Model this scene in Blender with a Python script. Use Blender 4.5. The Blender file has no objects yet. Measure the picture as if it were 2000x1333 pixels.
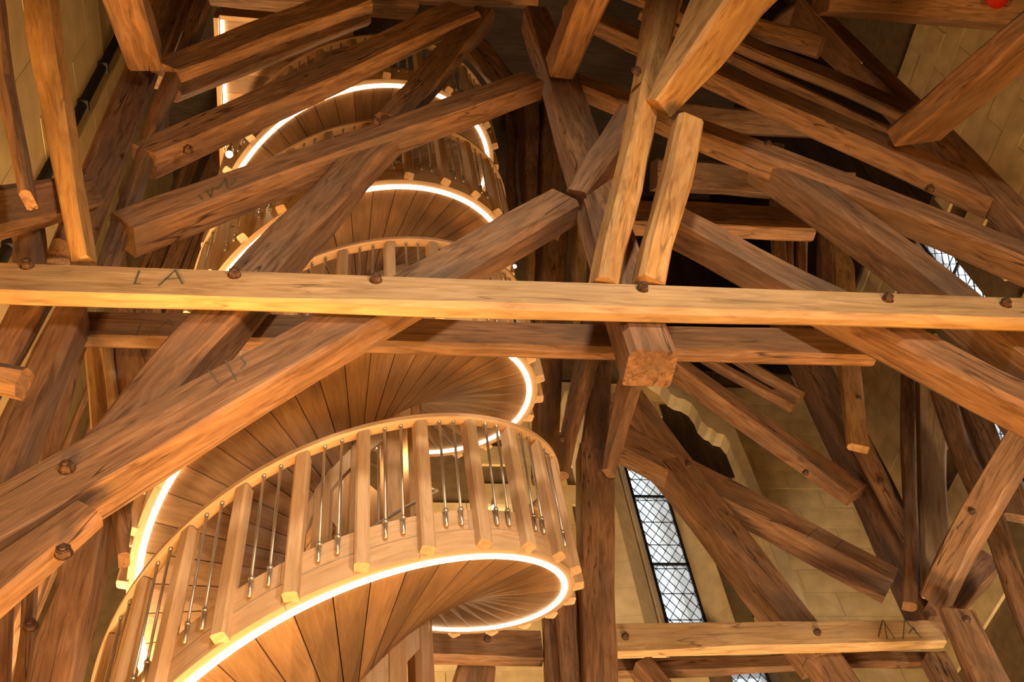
import bpy, bmesh, math, random
from mathutils import Vector, Matrix

random.seed(7)
SC = bpy.context.scene
COL = SC.collection
PI = math.pi

# ------------------------------------------------------------------ camera
cam_d = bpy.data.cameras.new('camera')
cam = bpy.data.objects.new('camera', cam_d)
COL.objects.link(cam)
cam_d.sensor_width = 36.0
cam_d.lens = 36.839
cam_d.clip_start = 0.05
cam_d.clip_end = 200
cx, cy, cz = Vector((0.98692753, -0.12508257, -0.10162874)), Vector((-0.03870036, -0.79607102, 0.60396458)), None
cz = cx.cross(cy).normalized()
cam.matrix_world = Matrix(((cx.x, cy.x, cz.x, 0), (cx.y, cy.y, cz.y, 0), (cx.z, cy.z, cz.z, 1.6), (0, 0, 0, 1)))
SC.camera = cam

# ------------------------------------------------------------------ world, lights, exposure
world = bpy.data.worlds.new('sky')
SC.world = world
world.use_nodes = True
wn = world.node_tree.nodes
wn['Background'].inputs[0].default_value = (0.86, 0.92, 1.0, 1)
wn['Background'].inputs[1].default_value = 2.2
SC.view_settings.view_transform = 'Standard'
SC.view_settings.look = 'None'
SC.view_settings.exposure = 0.0
SC.view_settings.gamma = 1.0
SC.view_settings.use_curve_mapping = False
try:
    SC.cycles.use_denoising = True
    SC.cycles.max_bounces = 6
    SC.cycles.diffuse_bounces = 3
    SC.cycles.sample_clamp_indirect = 4.0
except Exception:
    pass


def area_light(name, loc, target, size, power, col, spread=PI):
    d = bpy.data.lights.new(name, 'AREA')
    d.shape = 'DISK'
    d.size = size
    d.energy = power
    d.color = col
    d.spread = spread
    o = bpy.data.objects.new(name, d)
    COL.objects.link(o)
    o.location = loc
    o.rotation_euler = (Vector(target) - Vector(loc)).to_track_quat('-Z', 'Y').to_euler()
    return o


def flood(name, loc, target, angle, power, col, soft=0.4):
    d = bpy.data.lights.new(name, 'SPOT')
    d.energy = power
    d.color = col
    d.spot_size = math.radians(angle)
    d.spot_blend = 1.0
    d.shadow_soft_size = soft
    o = bpy.data.objects.new(name, d)
    COL.objects.link(o)
    o.location = loc
    o.rotation_euler = (Vector(target) - Vector(loc)).to_track_quat('-Z', 'Y').to_euler()
    return o


WARM = (1.0, 0.50, 0.13)
DAY = (1.0, 0.82, 0.58)
# added spots, for daylight from behind the camera and for fill
flood('added_spot', (0.6, -5.0, 8.0), (2.4, 3.3, 5.4), 58, 2400, DAY, 0.5)  # spot standing in for window daylight behind the camera
flood('added_spot', (3.6, -3.4, 2.2), (0.1, 4.3, 5.5), 54, 1600, (1.0, 0.83, 0.62), 0.4)
flood('added_spot', (6.0, 4.6, 2.0), (6.2, 7.2, 9.4), 46, 1300, (1.0, 0.78, 0.50), 0.3)  # fill added to brighten the pale upright in the right bay
# warm uplighters standing on the floor below the bell frame, plus added fills
flood('uplight_and_fill', (3.3, 1.8, 0.4), (2.5, 3.0, 7.0), 80, 2300, WARM, 1.0)
flood('uplight_and_fill', (-0.6, 2.7, 0.4), (-1.5, 3.5, 8.0), 56, 2400, WARM, 0.6)
flood('uplight_and_fill', (1.45, 7.0, 0.6), (2.1, 7.3, 9.0), 60, 1500, (1.0, 0.66, 0.32), 0.3)  # fill added behind the stair for the light of strips and lamps
flood('uplight_and_fill', (-2.5, 1.3, 0.4), (-2.0, 3.2, 8.6), 50, 2000, WARM, 0.5)
flood('uplight_and_fill', (5.0, 2.6, 0.4), (4.6, 3.5, 6.0), 56, 750, WARM, 0.6)
flood('uplight_and_fill', (3.6, 5.6, 0.4), (4.5, 8.4, 7.2), 100, 2400, (1.0, 0.64, 0.30), 0.5)
flood('uplight_and_fill', (-2.5, 6.2, 0.4), (-1.6, 7.8, 9.5), 100, 2500, (1.0, 0.62, 0.26), 0.5)
flood('back_fill', (-2.3, 6.3, 5.0), (-1.6, 7.7, 10.5), 110, 2200, (1.0, 0.64, 0.30), 0.3)  # fill added to brighten the uprights behind the stair
flood('uplight_and_fill', (0.6, 3.9, 0.4), (-1.9, 3.9, 5.2), 70, 700, (1.0, 0.58, 0.20), 0.6)  # added in place of stair strip light on the left posts


# ------------------------------------------------------------------ materials
def new_mat(name):
    m = bpy.data.materials.new(name)
    m.use_nodes = True
    nt = m.node_tree
    for n in list(nt.nodes):
        nt.nodes.remove(n)
    out = nt.nodes.new('ShaderNodeOutputMaterial')
    return m, nt, out


def N(nt, t, **kw):
    n = nt.nodes.new(t)
    for k, v in kw.items():
        setattr(n, k, v)
    return n


def ramp(nt, stops):
    r = nt.nodes.new('ShaderNodeValToRGB')
    e = r.color_ramp.elements
    while len(e) < len(stops):
        e.new(0.5)
    for i, (p, c) in enumerate(stops):
        e[i].position = p
        e[i].color = (c[0], c[1], c[2], 1)
    return r


def wood(name, cols, coord='Object', scale=(1.0, 10.0, 10.0), rough=0.62, var=0.25, cracks=0.0, bump=0.25, patch=None, fine=3.0, spec=0.3):
    m, nt, out = new_mat(name)
    L = nt.links.new
    tc = N(nt, 'ShaderNodeTexCoord')
    oi = N(nt, 'ShaderNodeObjectInfo')
    off = N(nt, 'ShaderNodeVectorMath', operation='SCALE')
    cmb = N(nt, 'ShaderNodeCombineXYZ')
    L(oi.outputs['Random'], cmb.inputs[0])
    mul = N(nt, 'ShaderNodeMath', operation='MULTIPLY'); mul.inputs[1].default_value = 7.3
    L(oi.outputs['Random'], mul.inputs[0]); L(mul.outputs[0], cmb.inputs[1])
    mul2 = N(nt, 'ShaderNodeMath', operation='MULTIPLY'); mul2.inputs[1].default_value = 3.1
    L(oi.outputs['Random'], mul2.inputs[0]); L(mul2.outputs[0], cmb.inputs[2])
    L(cmb.outputs[0], off.inputs[0]); off.inputs['Scale'].default_value = 9.0
    add = N(nt, 'ShaderNodeVectorMath', operation='ADD')
    L(tc.outputs[coord], add.inputs[0]); L(off.outputs[0], add.inputs[1])
    mp = N(nt, 'ShaderNodeMapping'); mp.inputs['Scale'].default_value = scale
    L(add.outputs[0], mp.inputs['Vector'])
    # grain
    n1 = N(nt, 'ShaderNodeTexNoise'); n1.inputs['Scale'].default_value = fine; n1.inputs['Detail'].default_value = 7; n1.inputs['Roughness'].default_value = 0.62
    n1.inputs['Distortion'].default_value = 0.8
    L(mp.outputs[0], n1.inputs['Vector'])
    r1 = ramp(nt, cols)
    L(n1.outputs['Fac'], r1.inputs['Fac'])
    # broad tone variation
    mp2 = N(nt, 'ShaderNodeMapping'); mp2.inputs['Scale'].default_value = (scale[0] * 0.9, scale[1] * 0.35, scale[2] * 0.35)
    L(add.outputs[0], mp2.inputs['Vector'])
    n2 = N(nt, 'ShaderNodeTexNoise'); n2.inputs['Scale'].default_value = 1.1; n2.inputs['Detail'].default_value = 3
    L(mp2.outputs[0], n2.inputs['Vector'])
    mr = N(nt, 'ShaderNodeMapRange'); mr.inputs['From Min'].default_value = 0.3; mr.inputs['From Max'].default_value = 0.7
    mr.inputs['To Min'].default_value = 1 - var; mr.inputs['To Max'].default_value = 1 + var * 0.8
    L(n2.outputs['Fac'], mr.inputs['Value'])
    mrr = N(nt, 'ShaderNodeMapRange'); mrr.inputs['To Min'].default_value = 1 - var * 0.6; mrr.inputs['To Max'].default_value = 1 + var * 0.5
    L(oi.outputs['Random'], mrr.inputs['Value'])
    mm = N(nt, 'ShaderNodeMath', operation='MULTIPLY'); L(mr.outputs[0], mm.inputs[0]); L(mrr.outputs[0], mm.inputs[1])
    mx = N(nt, 'ShaderNodeVectorMath', operation='SCALE')
    L(r1.outputs['Color'], mx.inputs[0]); L(mm.outputs[0], mx.inputs['Scale'])
    col = mx.outputs[0]
    if patch:
        n3 = N(nt, 'ShaderNodeTexNoise'); n3.inputs['Scale'].default_value = 1.7; n3.inputs['Detail'].default_value = 5
        L(mp2.outputs[0], n3.inputs['Vector'])
        pr = N(nt, 'ShaderNodeMapRange'); pr.inputs['From Min'].default_value = 0.48; pr.inputs['From Max'].default_value = 0.68; pr.inputs['To Max'].default_value = 0.6
        L(n3.outputs['Fac'], pr.inputs['Value'])
        mix = N(nt, 'ShaderNodeMix', data_type='RGBA')
        L(pr.outputs[0], mix.inputs['Factor']); L(col, mix.inputs['A']); mix.inputs['B'].default_value = (*patch, 1)
        col = mix.outputs['Result']
    hgt = n1.outputs['Fac']
    if cracks:
        mp3 = N(nt, 'ShaderNodeMapping'); mp3.inputs['Scale'].default_value = (0.55, 7.0, 7.0)
        L(add.outputs[0], mp3.inputs['Vector'])
        n4 = N(nt, 'ShaderNodeTexNoise'); n4.inputs['Scale'].default_value = 1.0; n4.inputs['Detail'].default_value = 3; n4.inputs['Distortion'].default_value = 0.3
        L(mp3.outputs[0], n4.inputs['Vector'])
        sb = N(nt, 'ShaderNodeMath', operation='SUBTRACT'); sb.inputs[1].default_value = 0.5
        L(n4.outputs['Fac'], sb.inputs[0])
        ab = N(nt, 'ShaderNodeMath', operation='ABSOLUTE'); L(sb.outputs[0], ab.inputs[0])
        cr = N(nt, 'ShaderNodeMapRange'); cr.inputs['From Min'].default_value = 0.0; cr.inputs['From Max'].default_value = 0.012
        cr.inputs['To Min'].default_value = 1.0; cr.inputs['To Max'].default_value = 0.0
        L(ab.outputs[0], cr.inputs['Value'])
        # interrupt the cracks so that they start and stop
        n5 = N(nt, 'ShaderNodeTexNoise'); n5.inputs['Scale'].default_value = 1.3; L(mp2.outputs[0], n5.inputs['Vector'])
        gt = N(nt, 'ShaderNodeMapRange'); gt.inputs['From Min'].default_value = 0.5; gt.inputs['From Max'].default_value = 0.6
        L(n5.outputs['Fac'], gt.inputs['Value'])
        cm = N(nt, 'ShaderNodeMath', operation='MULTIPLY'); L(cr.outputs[0], cm.inputs[0]); L(gt.outputs[0], cm.inputs[1])
        cs = N(nt, 'ShaderNodeMath', operation='MULTIPLY'); cs.inputs[1].default_value = cracks; L(cm.outputs[0], cs.inputs[0])
        mix2 = N(nt, 'ShaderNodeMix', data_type='RGBA')
        L(cs.outputs[0], mix2.inputs['Factor']); L(col, mix2.inputs['A']); mix2.inputs['B'].default_value = (0.018, 0.008, 0.004, 1)
        col = mix2.outputs['Result']
        hs = N(nt, 'ShaderNodeMath', operation='SUBTRACT'); L(hgt, hs.inputs[0]); L(cs.outputs[0], hs.inputs[1])
        hgt = hs.outputs[0]
    bs = N(nt, 'ShaderNodeBsdfPrincipled')
    bs.inputs['Roughness'].default_value = rough
    bs.inputs['Specular IOR Level'].default_value = spec
    L(col, bs.inputs['Base Color'])
    bp = N(nt, 'ShaderNodeBump'); bp.inputs['Strength'].default_value = bump; bp.inputs['Distance'].default_value = 0.012
    L(hgt, bp.inputs['Height']); L(bp.outputs[0], bs.inputs['Normal'])
    L(bs.outputs[0], out.inputs['Surface'])
    return m


def plain(name, col, rough=0.5, metal=0.0, noise=0.0, nscale=20.0, bump=0.0):
    m, nt, out = new_mat(name)
    bs = N(nt, 'ShaderNodeBsdfPrincipled')
    bs.inputs['Base Color'].default_value = (*col, 1)
    bs.inputs['Roughness'].default_value = rough
    bs.inputs['Metallic'].default_value = metal
    if noise:
        tc = N(nt, 'ShaderNodeTexCoord')
        n1 = N(nt, 'ShaderNodeTexNoise'); n1.inputs['Scale'].default_value = nscale; n1.inputs['Detail'].default_value = 6
        nt.links.new(tc.outputs['Object'], n1.inputs['Vector'])
        r = ramp(nt, [(0.3, [c * (1 - noise) for c in col]), (0.7, [min(1, c * (1 + noise)) for c in col])])
        nt.links.new(n1.outputs['Fac'], r.inputs['Fac']); nt.links.new(r.outputs['Color'], bs.inputs['Base Color'])
        if bump:
            bp = N(nt, 'ShaderNodeBump'); bp.inputs['Strength'].default_value = bump; bp.inputs['Distance'].default_value = 0.02
            nt.links.new(n1.outputs['Fac'], bp.inputs['Height']); nt.links.new(bp.outputs[0], bs.inputs['Normal'])
    nt.links.new(bs.outputs[0], out.inputs['Surface'])
    return m


def emit(name, col, strength):
    m, nt, out = new_mat(name)
    e = N(nt, 'ShaderNodeEmission')
    e.inputs[0].default_value = (*col, 1)
    e.inputs[1].default_value = strength
    nt.links.new(e.outputs[0], out.inputs['Surface'])
    return m


M_OLD = wood('aged_oak', [(0.25, (0.085, 0.040, 0.019)), (0.45, (0.22, 0.113, 0.058)), (0.6, (0.31, 0.168, 0.090)), (0.8, (0.40, 0.24, 0.14))],
             scale=(1.0, 9.0, 9.0), cracks=0.9, patch=(0.165, 0.108, 0.074), var=0.30, bump=0.4)
M_PALE = wood('pale_aged_oak', [(0.25, (0.22, 0.12, 0.055)), (0.45, (0.44, 0.27, 0.13)), (0.6, (0.54, 0.35, 0.18)), (0.8, (0.62, 0.43, 0.25))],
              scale=(0.9, 8.0, 8.0), cracks=0.6, patch=(0.40, 0.27, 0.16), var=0.18, bump=0.3)
M_LIT = wood('lit_oak', [(0.25, (0.20, 0.095, 0.032)), (0.45, (0.42, 0.225, 0.080)), (0.6, (0.52, 0.30, 0.12)), (0.8, (0.60, 0.38, 0.17))],
              scale=(1.1, 7.0, 7.0), cracks=0.5, var=0.2, bump=0.3, patch=(0.33, 0.18, 0.08))  # orange uplight put into the colour: brighter copy of the aged oak
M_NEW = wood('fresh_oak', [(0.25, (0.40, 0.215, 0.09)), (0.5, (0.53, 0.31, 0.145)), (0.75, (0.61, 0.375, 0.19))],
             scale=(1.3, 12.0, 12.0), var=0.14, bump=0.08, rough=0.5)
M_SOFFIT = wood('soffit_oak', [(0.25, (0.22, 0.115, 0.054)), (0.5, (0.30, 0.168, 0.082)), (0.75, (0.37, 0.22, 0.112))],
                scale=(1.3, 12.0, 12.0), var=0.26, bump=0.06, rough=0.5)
M_RAIL = wood('rail_oak', [(0.25, (0.44, 0.27, 0.145)), (0.5, (0.58, 0.385, 0.225)), (0.75, (0.65, 0.45, 0.28))],
              coord='UV', scale=(1.3, 12.0, 12.0), var=0.1, bump=0.05, rough=0.45)
M_POSTW = wood('fresh_oak_upright', [(0.25, (0.46, 0.29, 0.155)), (0.5, (0.60, 0.40, 0.235)), (0.75, (0.67, 0.47, 0.29))],
               scale=(12.0, 12.0, 1.3), var=0.12, bump=0.06, rough=0.5)
M_COREP = M_POSTW
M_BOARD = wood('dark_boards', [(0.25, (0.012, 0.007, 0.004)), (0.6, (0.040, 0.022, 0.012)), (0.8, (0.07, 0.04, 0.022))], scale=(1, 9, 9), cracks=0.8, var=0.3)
M_STEEL = plain('brushed_steel', (0.62, 0.58, 0.52), 0.42, 0.9)
M_IRON = plain('rusty_iron', (0.105, 0.055, 0.035), 0.75, 0.35, 0.5, 40, 0.3)
M_IRONG = plain('grey_iron', (0.20, 0.18, 0.16), 0.6, 0.5, 0.3, 30)
M_BLACK = plain('black_iron', (0.012, 0.011, 0.010), 0.6, 0.2)
M_MARK = plain('carpenter_mark_paint', (0.115, 0.095, 0.065), 0.9)
M_STONE = plain('limestone', (0.60, 0.47, 0.27), 0.9, 0, 0.16, 5, 0.35)
M_STONE2 = plain('pale_limestone', (0.70, 0.60, 0.42), 0.9, 0, 0.12, 6, 0.3)
M_MORTAR = plain('mortar', (0.16, 0.11, 0.055), 0.95, 0, 0.2, 9)
M_PLASTER = plain('ochre_plaster', (0.58, 0.43, 0.21), 0.9, 0, 0.14, 3, 0.2)
M_FLOOR = wood('floor_boards', [(0.3, (0.12, 0.06, 0.025)), (0.7, (0.28, 0.15, 0.07))], scale=(1, 6, 6))
M_LED = emit('led_light', (1.0, 0.72, 0.40), 12.0)
M_BULB = emit('bulb_light', (1.0, 0.74, 0.42), 60.0)
M_RED = plain('red_glass', (0.45, 0.015, 0.006), 0.2)
M_CLEAR = None


def glass_mat():
    m, nt, out = new_mat('leaded_glass')
    tr = N(nt, 'ShaderNodeBsdfTransparent'); tr.inputs[0].default_value = (0.92, 0.94, 0.95, 1)
    gl = N(nt, 'ShaderNodeBsdfGlossy'); gl.inputs['Roughness'].default_value = 0.15
    tl = N(nt, 'ShaderNodeBsdfTranslucent'); tl.inputs[0].default_value = (0.8, 0.8, 0.78, 1)
    oi = N(nt, 'ShaderNodeObjectInfo')
    mr = N(nt, 'ShaderNodeMapRange'); mr.inputs['To Min'].default_value = 0.25; mr.inputs['To Max'].default_value = 0.6
    nt.links.new(oi.outputs['Random'], mr.inputs['Value'])
    m1 = N(nt, 'ShaderNodeMixShader')
    nt.links.new(mr.outputs[0], m1.inputs[0])
    nt.links.new(tr.outputs[0], m1.inputs[1]); nt.links.new(tl.outputs[0], m1.inputs[2])
    m2 = N(nt, 'ShaderNodeMixShader'); m2.inputs[0].default_value = 0.06
    nt.links.new(m1.outputs[0], m2.inputs[1]); nt.links.new(gl.outputs[0], m2.inputs[2])
    nt.links.new(m2.outputs[0], out.inputs['Surface'])
    return m


M_GLASS = glass_mat()
_m, _nt, _o = new_mat('clear_glass')
_t = N(_nt, 'ShaderNodeBsdfTransparent'); _t.inputs[0].default_value = (0.9, 0.88, 0.85, 1)
_g = N(_nt, 'ShaderNodeBsdfGlossy'); _g.inputs['Roughness'].default_value = 0.1
_x = N(_nt, 'ShaderNodeMixShader'); _x.inputs[0].default_value = 0.07
_nt.links.new(_t.outputs[0], _x.inputs[1]); _nt.links.new(_g.outputs[0], _x.inputs[2]); _nt.links.new(_x.outputs[0], _o.inputs['Surface'])
M_CLEAR = _m


# ------------------------------------------------------------------ helpers
def mesh_obj(name, bm, mat, parent=None, mw=None, smooth=False):
    me = bpy.data.meshes.new(name)
    bmesh.ops.recalc_face_normals(bm, faces=bm.faces[:])
    bm.to_mesh(me)
    bm.free()
    if smooth:
        me.polygons.foreach_set('use_smooth', [True] * len(me.polygons))
    me.materials.append(mat)
    return place(name, me, parent, mw)


def place(name, me, parent=None, mw=None):
    o = bpy.data.objects.new(name, me)
    COL.objects.link(o)
    if parent is not None:
        o.parent = parent
    if mw is not None:
        o.matrix_local = mw
    return o


def empty(name, loc=(0, 0, 0)):
    o = bpy.data.objects.new(name, None)
    COL.objects.link(o)
    o.location = loc
    return o


def tag(o, label=None, cat=None, group=None, kind=None):
    if label: o['label'] = label
    if cat: o['category'] = cat
    if group: o['group'] = group
    if kind: o['kind'] = kind
    return o


def bm_box(bm, x0, x1, y0, y1, z0, z1):
    v = [bm.verts.new(p) for p in ((x0, y0, z0), (x1, y0, z0), (x1, y1, z0), (x0, y1, z0), (x0, y0, z1), (x1, y0, z1), (x1, y1, z1), (x0, y1, z1))]
    for f in ((0, 3, 2, 1), (4, 5, 6, 7), (0, 1, 5, 4), (1, 2, 6, 5), (2, 3, 7, 6), (3, 0, 4, 7)):
        bm.faces.new([v[i] for i in f])


def bm_cyl(bm, r, z0, z1, n=12, r2=None, ang=0.0, cxy=(0, 0)):
    r2 = r if r2 is None else r2
    a = [bm.verts.new((cxy[0] + r * math.cos(ang + 2 * PI * i / n), cxy[1] + r * math.sin(ang + 2 * PI * i / n), z0)) for i in range(n)]
    b = [bm.verts.new((cxy[0] + r2 * math.cos(ang + 2 * PI * i / n), cxy[1] + r2 * math.sin(ang + 2 * PI * i / n), z1)) for i in range(n)]
    bm.faces.new(a[::-1]); bm.faces.new(b)
    for i in range(n):
        bm.faces.new((a[i], a[(i + 1) % n], b[(i + 1) % n], b[i]))


def frame(origin, x, y, z):
    m = Matrix.Identity(4)
    for i, c in enumerate((x, y, z)):
        m[0][i], m[1][i], m[2][i] = c[0], c[1], c[2]
    m[0][3], m[1][3], m[2][3] = origin[0], origin[1], origin[2]
    return m


def fnoise(rng, n, amp, k=3):
    """smooth random curve of n samples"""
    ph = [(rng.uniform(0.6, 3.2) * (j + 1), rng.uniform(0, 6.28), rng.uniform(0.4, 1.0) / (j + 1)) for j in range(k)]
    return [amp * sum(a * math.sin(f * i / (n - 1) * 3.0 + p) for f, p, a in ph) for i in range(n)]


# ------------------------------------------------------------------ shared small meshes
def nut_mesh():
    bm = bmesh.new()
    bm_cyl(bm, 0.036, 0.0, 0.005, 14)
    bm_cyl(bm, 0.0315, 0.005, 0.033, 6)
    bm_cyl(bm, 0.026, 0.033, 0.038, 6)
    bm_cyl(bm, 0.014, 0.038, 0.048, 10)
    me = bpy.data.meshes.new('bolt')
    bmesh.ops.recalc_face_normals(bm, faces=bm.faces[:])
    bm.to_mesh(me); bm.free()
    me.materials.append(M_IRON)
    return me


NUT = nut_mesh()

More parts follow.
